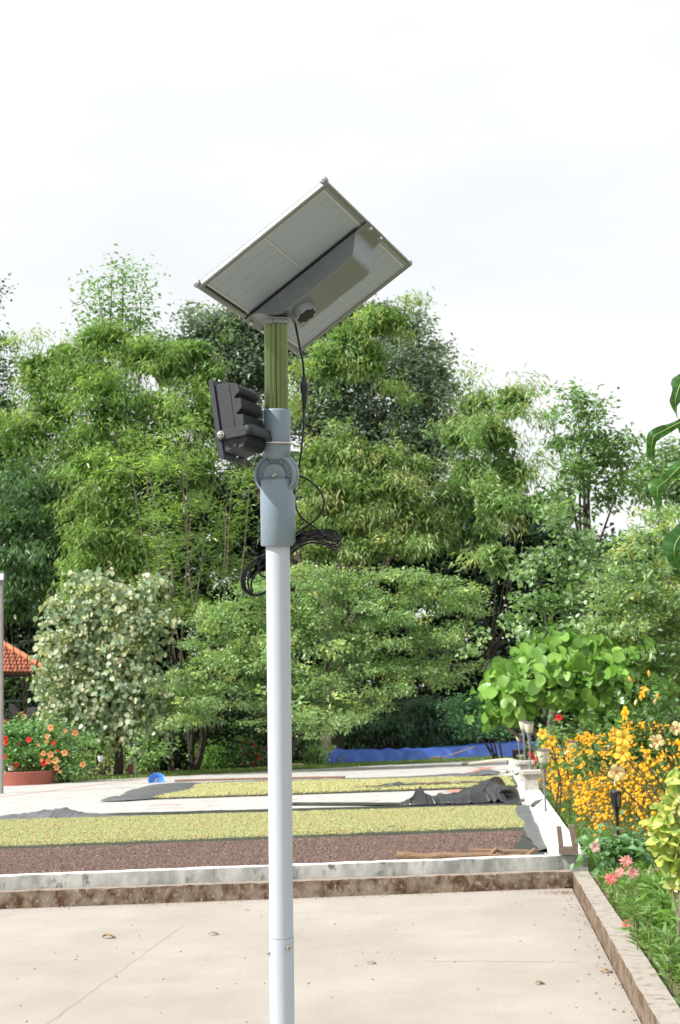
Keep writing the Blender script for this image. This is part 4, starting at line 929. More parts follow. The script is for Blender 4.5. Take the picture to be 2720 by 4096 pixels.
shrub('garden_shrub', 'leafy climber with round leaves just right of the white pole', [(720, 1690, 22, 14, 45), (740, 1715, 28, 18, 45), (710, 1740, 22, 16, 45), (735, 1760, 34, 12, 45), (690, 1700, 14, 20, 45)], 'round', (.20, .28, .10), (725, 45), dens=14, scale=.9)
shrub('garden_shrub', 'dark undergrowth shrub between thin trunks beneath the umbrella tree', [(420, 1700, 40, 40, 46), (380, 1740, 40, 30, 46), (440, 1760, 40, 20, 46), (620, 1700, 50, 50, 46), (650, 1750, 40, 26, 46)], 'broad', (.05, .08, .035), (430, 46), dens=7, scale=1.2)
for (bx, tx, r_) in ((372, 395, .05), (385, 430, .045), (425, 440, .10), (455, 440, .16), (440, 470, .07), (415, 400, .05)):
    pass
t_ = root('leaning_tree', Vector((PD(445, 1700, 41).x, PD(445, 1700, 41).y, GZ)), 'dark double trunk leaning under the umbrella tree left of the pole', 'tree')
for (bx, tx, ty, r_) in ((440, 425, 1600, .07), (450, 470, 1610, .13), (447, 452, 1590, .09), (392, 375, 1660, .035), (400, 410, 1650, .035), (395, 392, 1640, .03)):
    q0 = PD(bx, 1788, 41); q0.z = GZ; MB().tube(spline([q0, PD((bx+tx)/2+random.uniform(-8, 8), 1710, 41), PD(tx, ty, 41)], 6), r_, 8).build('trunk', BARKD, t_, True)
foliage('crown', t_, [(430, 1590, 60, 30, 41.5), (470, 1600, 50, 30, 41.5)], 'broad', (.13, .20, .06), 7)
# flowers on far shrubs
def blossom(name, cols, cen=(.35, .02, .03), ncol=5, wid=.62, centre=True, throat=.22, m=None):
    """five petal open flower facing +Z, unit radius"""
    V = []; T = []; Cc = []
    for p in range(ncol):
        a = 2*math.pi*p/ncol
        def q(r_, s_, z_): 
            return (r_*math.cos(a)-s_*math.sin(a), r_*math.sin(a)+s_*math.cos(a), z_)
        rows = [(0.0, .05, -.25), (.3, .20, -.06), (.62, wid*.62, .03), (.88, wid*.55, .0), (1.02, wid*.2, -.08)]
        k = len(V)
        for j, (r_, s_, z_) in enumerate(rows):
            for sgn in (-1, 0, 1):
                V.append(q(r_-(.05 if sgn and j > 2 else 0), s_*sgn, z_+(.05*sgn if sgn else 0)+(.03*math.sin(7*r_+sgn*2)))); Cc.append(cen if r_ < throat else cols)
        for j in range(4):
            for i in range(2): T += [(k+j*3+i, k+j*3+i+1, k+(j+1)*3+i+1), (k+j*3+i, k+(j+1)*3+i+1, k+(j+1)*3+i)]
    o = npmesh(name, V, T, m or PETAL, None, np.array(Cc), smooth=True); me = o.data; bpy.data.objects.remove(o); return me
ORG = blossom('flower', (.85, .38, .16), (.45, .05, .03)); REDF = blossom('flower', (.70, .035, .03), (.5, .02, .02)); YEL = blossom('flower', (.92, .62, .08), (.55, .05, .02)); CRM = blossom('flower', (.92, .74, .38), (.55, .05, .03)); ORY = blossom('flower', (.92, .45, .02), (.50, .06, .01))
def flower(par, me, x, y, d, s, face=None, name='flower'):
    p = PD(x, y, d); f_ = Vector(face) if face else Vector((random.uniform(-.4, .3), -1, random.uniform(-.1, .4)))
    z = f_.normalized(); x_ = z.orthogonal().normalized(); a = random.random()*6; x_ = (Matrix.Rotation(a, 3, z) @ x_); y_ = z.cross(x_)
    M = Matrix(((x_.x*s, y_.x*s, z.x*s, p.x), (x_.y*s, y_.y*s, z.y*s, p.y), (x_.z*s, y_.z*s, z.z*s, p.z), (0, 0, 0, 1)))
    o = bpy.data.objects.new(name, me); COL.objects.link(o); o.parent = par; o.matrix_basis = Matrix.Translation(-origin(par)) @ M; return o
z3 = lambda x, y: ((x/3.136)/K, (2500+y/3.136)/K)
for (x, y, s) in ((62, 1425, 1), (75, 1480, .9), (362, 1440, 1), (45, 1655, 1), (203, 1755, .8), (20, 1770, .6), (240, 1490, .4)):
    flower(rs, REDF, *z3(x, y), -44.2, .095*s)
for (x, y, s) in ((635, 1290, 1), (945, 1355, 1), (825, 1325, .6), (592, 1400, .8), (670, 1480, .7), (482, 1505, .5), (545, 1615, .9), (635, 1625, 1), (722, 1580, .5), (812, 1605, 1), (550, 1730, 1), (608, 1710, .9), (695, 1700, 1.1), (712, 1790, .9), (590, 1460, .6), (1040, 1750, .9), (755, 1840, .5), (525, 1690, .5)):
    flower(rs2, ORG if random.random() < .8 else REDF, *z3(x, y), -44.2, .105*s)
for i in range(22): flower(rs3, REDF, random.uniform(555, 612), random.uniform(1710, 1775), 41.8, .035)
# --- big leaved shrub: every leaf a part
BIG = heart_mesh('leaf', sleaf('big_green_leaf', (.16, .33, .055), (.26, .44, .09), .8, .3, .45), rnd=.86, tip=.1, cup=.35)
BIGR = heart_mesh('leaf', sleaf('young_red_leaf', (.30, .10, .05), (.22, .20, .07), 1.5, .3, .35), rnd=.8, tip=.1)
PLUME = .25
d_ = 32.6; g = PD(1340, 1700, d_+.6); r = root('big_leaved_shrub', Vector((g.x, g.y, GZ)), 'bushy shrub with huge bright green leaves behind the marigold bed', 'shrub')
bl = [(1180, 1560, 50, 26, d_), (1240, 1515, 50, 24, d_), (1300, 1490, 50, 20, d_), (1360, 1500, 60, 22, d_), (1430, 1520, 50, 24, d_), (1140, 1600, 34, 24, d_), (1210, 1590, 60, 26, d_-.4), (1290, 1550, 70, 26, d_-.5), (1380, 1560, 70, 30, d_-.4), (1460, 1570, 44, 30, d_), (1195, 1645, 34, 26, d_-.4), (1320, 1610, 60, 24, d_-.5), (1390, 1630, 44, 36, d_-.5), (1500, 1600, 50, 34, d_+.5), (1130, 1640, 22, 16, d_-.2)]
C, O = clumps(bl, 26); nn_ = len(C); idx = rng.permutation(nn_)[:300]
C2, O2 = clumps(bl, 52); heart_mass('leaf_mass', r, BIG, C2+np.array([0, .15, 0]), O2, .29, [(.18, .36, .06), (.26, .44, .085), (.14, .28, .05)], LEAFG, down=.8)
for i in idx:
    p = C[i]; o_ = O[i]; ln = random.uniform(.20, .36)
    v = Vector((o_[0]*.8+random.gauss(0, .35), o_[1]*.5-.25, -.9+random.gauss(0, .3)+.25*o_[2]))
    put(r, BIGR if (random.random() < .03 and o_[2] > .5) else BIG, 'leaf', p-np.array(v.normalized())*ln*.5, v, (random.gauss(0, .6), -1, .45+random.gauss(0, .4)), ln)
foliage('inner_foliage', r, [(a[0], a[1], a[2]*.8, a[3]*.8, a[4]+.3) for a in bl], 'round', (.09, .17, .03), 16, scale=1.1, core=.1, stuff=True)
for i in range(7):
    t = PD(*random.choice([b_[:2] for b_ in bl]), d_); g2 = Vector((g.x+random.gauss(0, .15), g.y, GZ)); MB().tube(spline([g2, g2.lerp(t, .5)+Vector((0, 0, -.1)), t], 6), .045, 7).build('stem', PALEBARK, r, True)
PLUME = .8
rg = shrub('garden_shrub', 'green bush under the big leaved shrub behind the round lamps', [(1290, 1680, 50, 16, 31.8), (1340, 1690, 50, 16, 31.8), (1250, 1700, 30, 16, 31.8), (1400, 1690, 60, 20, 31.8), (1460, 1690, 60, 30, 31.8), (1530, 1680, 50, 40, 31.8)], 'broad', (.14, .21, .075), (1330, 31.8), dens=12, scale=.9)
c5 = lambda x, y: ((1860+x/1.823)/K, (2400+y/1.823)/K)
flower(rg, REDF, *c5(685, 858), 29, .075)
# --- marigold bed
def marigold(name, label, hull, seed, nheads, zf, lp=300, top_only=False):
    nheads = int(nheads*3.3)
    """hull(u,v)->ground point; zf height"""
    r = root(name, Vector(hull(.5, .5)), label, 'flower bed')
    # stems and fine foliage
    n = 15000 if not top_only else 5000
    u, v = rng.random(n), rng.random(n); w_ = rng.random(n)**.6
    p = np.array([hull(a, c) for a, c in zip(u, v)]); hts = np.array([zf(a, c)*.93 for a, c in zip(u, v)])
    p[:, 2] += hts*w_*.97; p += rng.normal(0, .03, (n, 3))
    d = rng.normal(size=(n, 3)); d[:, 2] = np.abs(d[:, 2])*.8
    L = .07*(.6+.8*rng.random(n)); W = L*.22
    cc = np.array([.105, .155, .05])*(.6+.8*rng.random((n, 1))); dry = (np.sin(p[:, 0]*3.1+p[:, 1]*1.3) > .86); cc[dry] = np.array([.20, .14, .09])*(.7+.5*rng.random((dry.sum(), 1)))
    V, T = leafgeo(p, d, L, W); o = npmesh('foliage', V, T, LEAF, r, np.repeat(cc, 4, 0)); o['kind'] = 'stuff'
    # heads
    hm = MB().lathe((0, 0, 0), (0, 0, 1), [(0, -.85), (.6, -.7), (.97, -.15), (.95, .35), (.6, .8), (0, .95)], 8, shape=lambda th: 1+.08*math.sin(th*4))
    ho = hm.build('flower_head', MARI); me = ho.data; bpy.data.objects.remove(ho)
    heads = []
    while len(heads) < nheads:
        a, c = random.random(), random.random()
        q = hull(a, c); cl_ = .44+1.3*mn.noise(Vector((q[0]*1.5, q[1]*.8, seed)))
        if random.random() > cl_: continue
        h = zf(a, c)
        if random.random() < .5: hh = h*random.uniform(.35, 1)
        else: hh = h*random.uniform(.93, 1.06)
        heads.append(((q[0]+random.gauss(0, .03), q[1]-.05, q[2]+hh+.03), random.uniform(.018, .029)))
    heads.sort(key=lambda t: (Vector(t[0])-CAM).length)
    for (q, s) in heads[:lp]:
        o = bpy.data.objects.new('flower_head', me); COL.objects.link(o); o.parent = r
        o.location = Vector(q)-origin(r); o.scale = (s, s, s*.9); o.rotation_euler = (random.gauss(.3, .3), random.gauss(0, .3), random.random()*6)
    b = MB()
    base = np.array([v_.co[:] for v_ in me.vertices]); fs = [tuple(f_.vertices) for f_ in me.polygons]
    for (q, s) in heads[lp:]: b.add(base*s+np.array(q), fs)
    if heads[lp:]: o = b.build('flower_heads', MARI, r, True); o['kind'] = 'stuff'
    return r
MARI = mat('marigold_petals', (.98, .58, .018), .7, noise=.35, nscale=40, col2=(.92, .38, .008), bump=1, bscale=120)
def wall_out(y): return (start + wdn*((y-start.y)/wdn.y)).x+.34      # outer face of white wall
def hullA(u, v):
    y = 17.0+v*13.5; x0 = wall_out(y)+.08+.45*max(0, (.35-v)); x1 = x0+1.9+v*.9
    return (x0+(x1-x0)*u, y+.8*u*(1-v), GZ)
def zA(u, v): 
    e = min(1, u/.16+.35)*min(1, v/.10+.45)
    return (.74+.22*v+.14*math.sin(u*7+v*9)+.16*mn.noise(Vector((u*4, v*6, 2)))+.14*u)*e
marigold('marigold_bed', 'large bed of orange marigolds running beside the bright white wall', hullA, 3., 1500, zA)
def hullB(u, v): y = 14.2+v*3.2; x0 = 2.75+u*1.9+.10*v; return (x0+.1, y+.3*u, GZ)
def zB(u, v): return (1.02+.12*u+.10*mn.noise(Vector((u*5, v*5, 8))))*min(1, v/.15+.6)*min(1, u/.2+.55)
marigold('marigold_bed', 'mound of orange marigolds behind the black torch light at right', hullB, 9., 420, zB)
# --- yellow hibiscus in front of the marigolds
d_ = 11.4; g = PD(1500, 1700, d_); ry_ = root('hibiscus_shrub', Vector((g.x+.1, g.y, 0.05)), 'tall hibiscus with large yellow and cream flowers above the marigolds', 'shrub')
hb = [(1470, 1600, 30, 16), (1520, 1600, 26, 20), (1455, 1650, 24, 20), (1500, 1650, 40, 24), (1550, 1640, 30, 30), (1480, 1700, 34, 20), (1540, 1700, 34, 30), (1400, 1720, 30, 14), (1360, 1730, 30, 20), (1330, 1745, 20, 18), (1460, 1740, 26, 16), (1380, 1760, 20, 16), (1500, 1745, 30, 20), (1575, 1700, 30, 60)]
foliage('foliage', ry_, [(*b_, d_+.12) for b_ in hb], 'broad', (.06, .115, .028), 36, m=LEAFG, scale=.40, core=.02, minz=.1)
for (x, y) in ((1470, 1570), (1520, 1600), (1485, 1640), (1420, 1720), (1340, 1740), (1550, 1620), (1435, 1690), (1513, 1690), (1425, 1760), (1562, 1660)):
    t = PD(x, y, d_+.1); g2 = Vector((g.x+random.uniform(.15, .4), g.y+random.gauss(0, .1), .1)); MB().tube(spline([g2, g2.lerp(t, .55)+Vector((.12, 0, .05)), t], 6), [.008]*4+[.006]*5+[.004]*4, 6).build('stem', BARK, ry_, True)
STM = mat('pistil', (.85, .35, .03), .6)
for (x, y, me, s, fc) in ((1160, 1003, YEL, .060, (-.1, -1, .1)), (1148, 1120, YEL, .058, (-.2, -1, .1)), (1108, 1260, CRM, .060, (0, -1, -.1)), (1397, 1035, CRM, .056, (-.3, -1, 0)), (1545, 935, CRM, .050, (-.5, -1, .1)), (1165, 830, ORY, .052, (-1, -.35, .1)), (1290, 690, ORY, .04, (-.9, -.3, .3)), (1310, 645, YEL, .032, (.3, -.5, .9)), (1550, 1060, ORY, .045, (-.7, -.5, .1)), (565, 975, YEL, .05, None), (635, 1022, YEL, .05, None), (598, 1068, YEL, .045, None)):
    dd = d_-.12 if x > 800 else 13.2
    par = ry_
    if x <= 800: continue
    o = flower(par, me, *c5(x, y), dd, s*1.12, fc)
    z = (Vector(fc)).normalized(); p = PD(*c5(x, y), dd); MB().tube([p-z*.01, p+z*.014, p+z*.026+Vector((0, 0, .003))], [.0022, .002, .0036], 6).build('pistil', STM, ry_, True)
for (x, y, c_) in ((1342, 537, 0), (1205, 580, 0), (1245, 745, 1), (1385, 740, 1), (1200, 908, 0), (1085, 950, 0), (745, 1112, 1), (1405, 700, 0)):
    p = PD(*c5(x, y), d_-.08); MB().lathe(p, (random.gauss(-.3, .3), -.2, 1 if c_ == 0 else -.5), [(0, -.03), (.008, -.015), (.011, .0), (.007, .02), (0, .028)], 8).build('bud', mat('bud_petal', (.85, .40, .06) if c_ == 0 else (.80, .55, .30), .6), ry_, True)
ysh = shrub('garden_shrub', 'low bush with three small yellow flowers next to the nearest round lamp', [(1258, 1712, 12, 7, 22.6), (1270, 1708, 16, 9, 22.6), (1290, 1702, 24, 9, 22.6)], 'broad', (.12, .18, .06), (1285, 22.6), dens=50, scale=.5, nl=3, r0=.012)
for (x, y) in ((565, 975), (635, 1022), (598, 1068)): flower(ysh, YEL, *c5(x, y), 22.1, .085)
rsh = shrub('garden_shrub', 'small bush with pink and red flowers behind the lamp posts', [(1225, 1745, 10, 10, 33), (1232, 1760, 12, 12, 33), (1222, 1730, 8, 8, 33)], 'broad', (.10, .15, .06), (1228, 33), dens=30, scale=.7, nl=2, r0=.012)
PNK = blossom('flower', (.80, .18, .22), (.6, .1, .15))
for (x, y, me) in ((493, 1132, REDF), (506, 1160, PNK), (570, 1083, PNK), (480, 1125, REDF), (500, 1185, PNK)): flower(rsh, me, *c5(x, y), 32, .07)

# ================================================================== CROTON, HERBS, PINK FLOWERS
PLUME = .15
CRO = heart_mesh('leaf', sleaf('variegated_croton_leaf', (.62, .60, .16), (.20, .34, .08), 2.2, .3, .35), rnd=.62, tip=.12, cup=.3)
d_ = 9.3; g = PD(1545, 1700, d_); r = root('croton_shrub', Vector((g.x, g.y, .0)), 'shrub with large yellow and green variegated leaves cut by the right edge', 'shrub')
bl = [(1560, 1800, 22, 14), (1555, 1840, 28, 18), (1530, 1870, 22, 16), (1520, 1905, 24, 18), (1550, 1900, 30, 20), (1525, 1945, 26, 18), (1555, 1950, 30, 24), (1535, 1985, 22, 18), (1560, 2010, 26, 22), (1548, 2045, 18, 14), (1575, 1860, 20, 40), (1575, 1960, 20, 60)]
C, O = clumps([(*b_, d_) for b_ in bl if b_[0] < 1562], 400)
heart_mass('leaf_mass', r, CRO, *clumps([(*b_, d_+.06) for b_ in bl], 700), .085, [(.60, .60, .20), (.30, .42, .10), (.72, .70, .34), (.45, .52, .12)], LEAFG)
for i in rng.permutation(len(C))[:300]:
    p = C[i]; o_ = O[i]; ln = random.uniform(.06, .12)
    v = Vector((o_[0]*.7+random.gauss(-.1, .5), o_[1]*.4-.2, random.gauss(-.1, .55)))
    put(r, CRO, 'leaf', p-np.array(v.normalized())*ln*.5, v, (random.gauss(0, .4), -.8, .8), ln)
for i in range(6):
    b_ = random.choice(bl); t = PD(b_[0], b_[1], d_+.05); g2 = Vector((g.x+random.gauss(0, .06), g.y, 0)); MB().tube(spline([g2, g2.lerp(t, .5), t], 5), .007, 6).build('stem', PALEBARK, r, True)
# herbs along the kerb : broad ground cover of separate plants
def herb_patch(name, label, n, y0, y1, xoff, xw, hh, col, style, L, seed=0, parcat='ground cover'):
    u = rng.random(n); v = rng.random(n)
    y = y0+(y1-y0)*v
    kx = np.array([(rfar+dR*((yy-rfar.y)/dR.y)).x for yy in y])+.16
    x = kx+xoff+xw*u
    h = hh*(.35+.65*np.array([.5+.5*mn.noise(Vector((a*2.2, b_*1.6, seed))) for a, b_ in zip(x, y)]))*np.clip((u*xw+xoff)/.25, .25, 1)
    k = 9; C = np.c_[x, y, GZ+h*rng.random(n)**.5]
    pos = np.repeat(C, k, 0)+rng.normal(0, .02, (n*k, 3))
    d = rng.normal(size=(n*k, 3)); d[:, 2] = np.abs(d[:, 2])*.7+.1
    LL = L*(.6+.8*rng.random(n*k)); W = LL*style
    cc = np.repeat(np.array(col)[None]*(.65+.7*rng.random((n, 1))), k, 0)
    V, T = leafgeo(pos, d, LL, W, jitter=.4)
    o = npmesh(name, V, T, LEAF, None, np.repeat(cc, 4, 0)); o['kind'] = 'stuff'; tag(o, label, parcat)
herb_patch('ground_cover', 'loose green herbs growing beside the right patio kerb', 2600, 6.6, 13.8, .03, 2.2, .20, (.19, .30, .085), .30, .075)
herb_patch('ground_cover', 'loose green herbs growing beside the right patio kerb', 1500, 6.6, 12.0, .25, 2.0, .34, (.20, .34, .10), .22, .13, 4)
# grass at the wall foot and bank
def grass(name, label, pts, n, L, col, zz=GZ):
    a, b_, c, d = [np.array(p) for p in pts]; u = rng.random(n)[:, None]; v = rng.random(n)[:, None]
    p = (a*(1-u)+b_*u)*(1-v)+(d*(1-u)+c*u)*v; p[:, 2] = zz
    dd = rng.normal(size=(n, 3))*.5; dd[:, 2] = 1; LL = L*(.5+rng.random(n))
    V, T = leafgeo(p, dd, LL, LL*.16, up=np.array([0, -1, 0.]), jitter=1.2)
    o = npmesh(name, V, T, LEAF, None, np.repeat(np.array(col)[None]*(.6+.8*rng.random((n, 1))), 4, 0)); o['kind'] = 'stuff'; tag(o, label, 'grass')
q = [Vector((wall_out(y)+dx, y, GZ)) for y, dx in ((14.5, .0), (14.5, .6), (30, .35), (30, 0))]
grass('grass', 'strip of green grass between the white wall and the marigolds', q, 9000, .07, (.17, .30, .08))
grass('grass', 'thin grass verge along the far edge of the court', [cfL-cdir*6, wend+cdir*.2, wend+cdir*.2+Vector((-.5, 3, 0)), cfL-cdir*6+Vector((-.5, 3, 0))], 26000, .13, (.20, .29, .08))
# taller lance leaved weeds at the kerb
def weed(x, y, d, n, L, label=None):
    g = PD(x, y, d); g.z = GZ; r = root('lance_leaved_plant', g, label, 'plant', 'lance leaved plants by the kerb')
    pos = []; dd = []
    H = random.uniform(.22, .36)
    for i in range(n):
        h = H*random.random()**.6; a = random.random()*6.28; pos.append((g.x+random.gauss(0, .01), g.y+random.gauss(0, .01), GZ+h)); dd.append((math.cos(a), math.sin(a), random.uniform(.1, 1.0)))
    pos = np.array(pos); dd = np.array(dd); LL = L*(.6+.6*rng.random(n)); V, T = leafgeo(pos, dd, LL, LL*.2, jitter=.25)
    npmesh('foliage', V, T, LEAF, r, np.repeat(np.array([(.20, .33, .11)])*(.8+.4*rng.random((n, 1))), 4, 0))
    MB().tube([g-Vector((0, 0, .03)), g+Vector((0, 0, H))], .004, 5).build('stem', PALEBARK, r)
for x, y, d, lab in ((1470, 2190, 9.2, 'lance leaved plant nearest the middle of the right kerb'), (1535, 2230, 8.6, 'lance leaved plant at the right edge above the lowest kerb corner'), (1495, 2150, 9.8, 'small lance leaved plant halfway between pink blossoms and kerb'),
                     (1550, 2290, 8.0, 'lance leaved plant lowest in the picture at the right edge'), (1520, 2120, 10.2, 'lance leaved plant below the yellow variegated shrub'), (1450, 2110, 10.6, 'lance leaved plant by the bare earth beside the kerb')):
    weed(x, y, d, 46, .12, lab)
# rounded leafy bush behind the wall corner
d_ = 13.6
rb = shrub('garden_shrub', 'low leafy bush with pale pink bloom right behind the white wall corner', [(1412, 1945, 26, 14, d_), (1440, 1950, 34, 16, d_), (1470, 1955, 34, 18, d_), (1408, 1975, 26, 14, d_-.1), (1420, 1985, 34, 16, d_-.1), (1392, 1960, 14, 10, d_), (1500, 1990, 34, 24, d_+.2), (1545, 2000, 40, 30, d_+.3)], 'broad', (.11, .20, .07), (1415, d_), m=LEAFG, dens=34, scale=.55, nl=3, r0=.012)
LPK = blossom('flower', (.80, .50, .48), (.6, .2, .2))
flower(rb, LPK, *c5(950, 1800), d_-.35, .05)
# spidery pink flowers
def spider():
    V = []; T = []; k = 0
    for i in range(22):
        a = 2*math.pi*i/22+random.gauss(0, .1); dz = random.uniform(-.55, .5); L = random.uniform(.75, 1.05)
        dx, dy = math.cos(a), math.sin(a); s = (-dy*.07, dx*.07)
        for t, w_ in ((0.05, .5), (.5, 1), (.85, 1), (1, .2)):
            z = dz*t*.8+.25*math.sin(t*3); V += [(dx*L*t-s[0]*w_, dy*L*t-s[1]*w_, z), (dx*L*t+s[0]*w_, dy*L*t+s[1]*w_, z)]
        for j in range(3): T += [(k+2*j, k+2*j+1, k+2*j+3), (k+2*j, k+2*j+3, k+2*j+2)]
        k += 8
    return np.array(V), np.array(T)
SV, ST_ = spider()
def spider_flower(x, y, d, s, col, label, base=None):
    p = PD(x, y, d); g = Vector((p.x+random.uniform(.0, .15), p.y+random.uniform(-.05, .1), GZ)); r = root('pink_flower_plant', g, label, 'flower', 'spidery pink blossoms by the kerb')
    Rm = np.array(Vector((random.uniform(-.4, .3), -1, .25)).to_track_quat('Z', 'Y').to_matrix()); V = SV@Rm.T*s+np.array(p)
    npmesh('blossom', V, ST_, PETAL, r, np.tile(col, (len(V), 1)))
    MB().tube(spline([g, g.lerp(p, .6)+Vector((.02, 0, .02)), p], 5), .0032, 5).build('stem', PALEBARK, r, True)
for (x, y, s, c_, l) in ((1175, 1905, .058, (.85, .36, .34), 'topmost spidery coral pink blossom below the leafy bush'), (1130, 1985, .045, (.85, .38, .36), 'small spidery coral blossom just left of the topmost one'),
                      (1225, 1990, .055, (.86, .38, .40), 'ragged coral pink blossom right of the topmost one'), (1452, 1945, .052, (.86, .32, .52), 'magenta pink blossom under the variegated shrub'),
                      (1400, 1990, .045, (.86, .34, .58), 'deeper magenta blossom low beside the variegated shrub')):
    spider_flower(*c5(x, y), 11.6, s, c_, l)
spider_flower((1360+1250/1.153)/K, (2900+708/1.153)/K, 11.4, .055, (.80, .20, .22), 'coral blossom nearest the wall corner above the brown kerb')
spider_flower((1360+1320/1.153)/K, (2900+922/1.153)/K, 9.8, .045, (.80, .30, .28), 'single faded coral blossom lowest beside the kerb')
EARTH = mat('bare_earth', (.36, .25, .18), .95, noise=.4, nscale=6, bump=.5)
ec = G(2470, 3560, GZ); b = MB(); pts = [ec+Vector((math.cos(a)*.34*random.uniform(.8, 1.15), math.sin(a)*.8*random.uniform(.8, 1.15), 0)) for a in [i*math.pi/8 for i in range(16)]]
b.add([(p.x, p.y, GZ+.005) for p in pts], [tuple(range(16))]); b.build('earth_patch', EARTH)['kind'] = 'structure'

# ================================================================== WALL LAMPS, PIERS, SMALL THINGS
LGREY = mat('lamp_grey', (.19, .21, .25), .5); CUP = mat('frosted_cup', (.66, .64, .52), .45, noise=.1, nscale=30)
CUPT = mat('cup_top', (.10, .10, .11), .4)
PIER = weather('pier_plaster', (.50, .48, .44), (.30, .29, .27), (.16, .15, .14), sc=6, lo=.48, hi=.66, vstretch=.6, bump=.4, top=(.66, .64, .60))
def pier(c, label, zt=.64, hw=.155):
    z0 = wz+.004; r = root('wall_pier', Vector((c[0], c[1], z0)), label, 'pier')
    MB().abox(c[0]-hw+.03, c[0]+hw-.03, c[1]-hw+.03, c[1]+hw-.03, z0, zt-.075).build('shaft', PIER, r, bevel=.006)
    MB().abox(c[0]-hw-.015, c[0]+hw+.015, c[1]-hw-.015, c[1]+hw+.015, zt-.074, zt).build('cap', PIER, r, bevel=.008)
def wallpt(y): p = start + wdn*((y-start.y)/wdn.y); return Vector((p.x+.15, p.y, 0))
w1_ = wallpt(27.6); pier((w1_.x+.0, w1_.y), 'nearer plastered pier with flat cap standing on the bright white wall', .64)
w2_ = wallpt(31.6); pier((w2_.x+.0, w2_.y), 'farther plastered pier with flat cap on the bright white wall', .70)
def goblet(sx, sy_top, sy_base, d, label, cr=.094):
    top = P(sx[0], sy_top, d); base = P(sx[1], sy_base, d); up_ = (top-base); H = up_.length; up_.normalize()
    r = root('goblet_lamp', base, label, 'lamp', 'goblet shaped lamps along the white wall')
    MB().lathe(base, up_, [(.075, 0), (.078, .012), (.05, .022), (.028, .045), (.017, .09), (.0135, .2), (.0145, H*.45), (.020, H*.58), (.032, H*.68), (.047, H-.205), (.055, H-.185), (.050, H-.183)], 28).build('stand', LGREY, r, True)
    MB().lathe(base, up_, [(.054, H-.184), (.058, H-.18), (.074, H-.12), (.085, H-.06), (.092, H-.014), (.092, H-.012), (.086, H-.012), (.05, H-.15)], 32).build('cup', CUP, r, True)
    MB().lathe(base, up_, [(.094, H-.013), (.095, H-.002), (.09, H), (.0, H)], 32).build('solar_lid', CUPT, r, True)
goblet((2172, 2183), 2998, 3258, 20.9, 'nearest goblet lamp with frosted cup standing on the bright white wall')
goblet((2115, 2122), 2890, 3087, 27.5, 'goblet lamp on the nearer plastered pier')
goblet((2092, 2100), 2882, 3057, 31.4, 'goblet lamp on the farther plastered pier, overlapping the nearer lamp')
goblet((2074, 2079), 2935, 3058, 42.5, 'smallest goblet lamp farthest away along the white wall')
# thin stick under the first lamp
WOODP = mat('pale_stick', (.50, .42, .32), .8)
MB().tube([P(2130, 3262, 20.7), P(2222, 3254, 20.8)], .006, 6).build('stick', WOODP)
tag(bpy.data.objects['stick'], 'thin pale stick lying under the nearest goblet lamp', 'stick')
# torch light in the flower bed
d_ = 15.2; tp = P(2462, 3163, d_); mid = P(2466, 3240, d_); bs = P(2474, 3400, d_); ax_ = (tp-bs).normalized(); H = (tp-bs).length; base = bs-ax_*((bs.z-GZ)/ax_.z) if bs.z > GZ else bs
H = (tp-base).length
tl = root('torch_lamp', base, 'black solar torch lamp with slotted head standing among the marigolds', 'lamp')
MB().tube([base, base+ax_*(H-.21)], [.014, .014], 12).build('stake', BLKP, tl, True)
MB().lathe(base, ax_, [(.014, H-.26), (.017, H-.24), (.022, H-.20), (.040, H-.17), (.052, H-.12), (.057, H-.06), (.056, H-.012), (.056, H-.01), (.05, H), (0, H)], 32).build('head', BLKP, tl, True)
fcd = (CAM-tp).normalized(); fcd = (fcd+Rt*.55); fcd = (fcd-ax_*fcd.dot(ax_)).normalized(); sdv = ax_.cross(fcd).normalized()
SLOT = mat('slot_grey', (.30, .32, .34), .5)
for i in range(12):
    h = H-.15+i*.0105; rr = .0455+.0115*min(1, i/8); MB().box(base+ax_*h+fcd*rr, sdv*(.016 if 1 < i < 10 else .009), ax_*.0022, fcd*.0025).build('slat', SLOT, tl)
# U shaped wooden block on the wall corner
TIM = mat('weathered_timber', (.24, .18, .145), .85, noise=.35, nscale=14, stretch=(6, 6, 1.2), bump=.6, bscale=40)
z0 = wz+.012; pL = G(2236, 3419, z0); ub = root('timber_frame', pL+Vector((.09, .05, 0)), 'U shaped block of grey weathered timber standing on the white wall corner', 'timber')
sc_ = pL.y/FP; th = Vector((math.cos(-.10), math.sin(-.10), 0)); tn = Vector((-th.y, th.x, 0)); wdt = 76*sc_; hL = 108*sc_; o0 = pL+tn*.06
MB().box(o0+th*(wdt/2)+Vector((0, 0, .034)), th*(wdt/2), tn*.055, (0, 0, .034)).build('beam', TIM, ub, bevel=.004)
MB().box(o0+th*.024+Vector((-.004, 0, .069+(hL-.07)/2)), th*.0235, tn*.053, (-.006, 0, (hL-.07)/2)).build('post', TIM, ub, bevel=.004)
MB().box(o0+th*(wdt-.030)+Vector((-.008, 0, .069+(hL-.06)/2)), th*.029, tn*.053, (-.014, 0, (hL-.06)/2)).build('post', TIM, ub, bevel=.004)
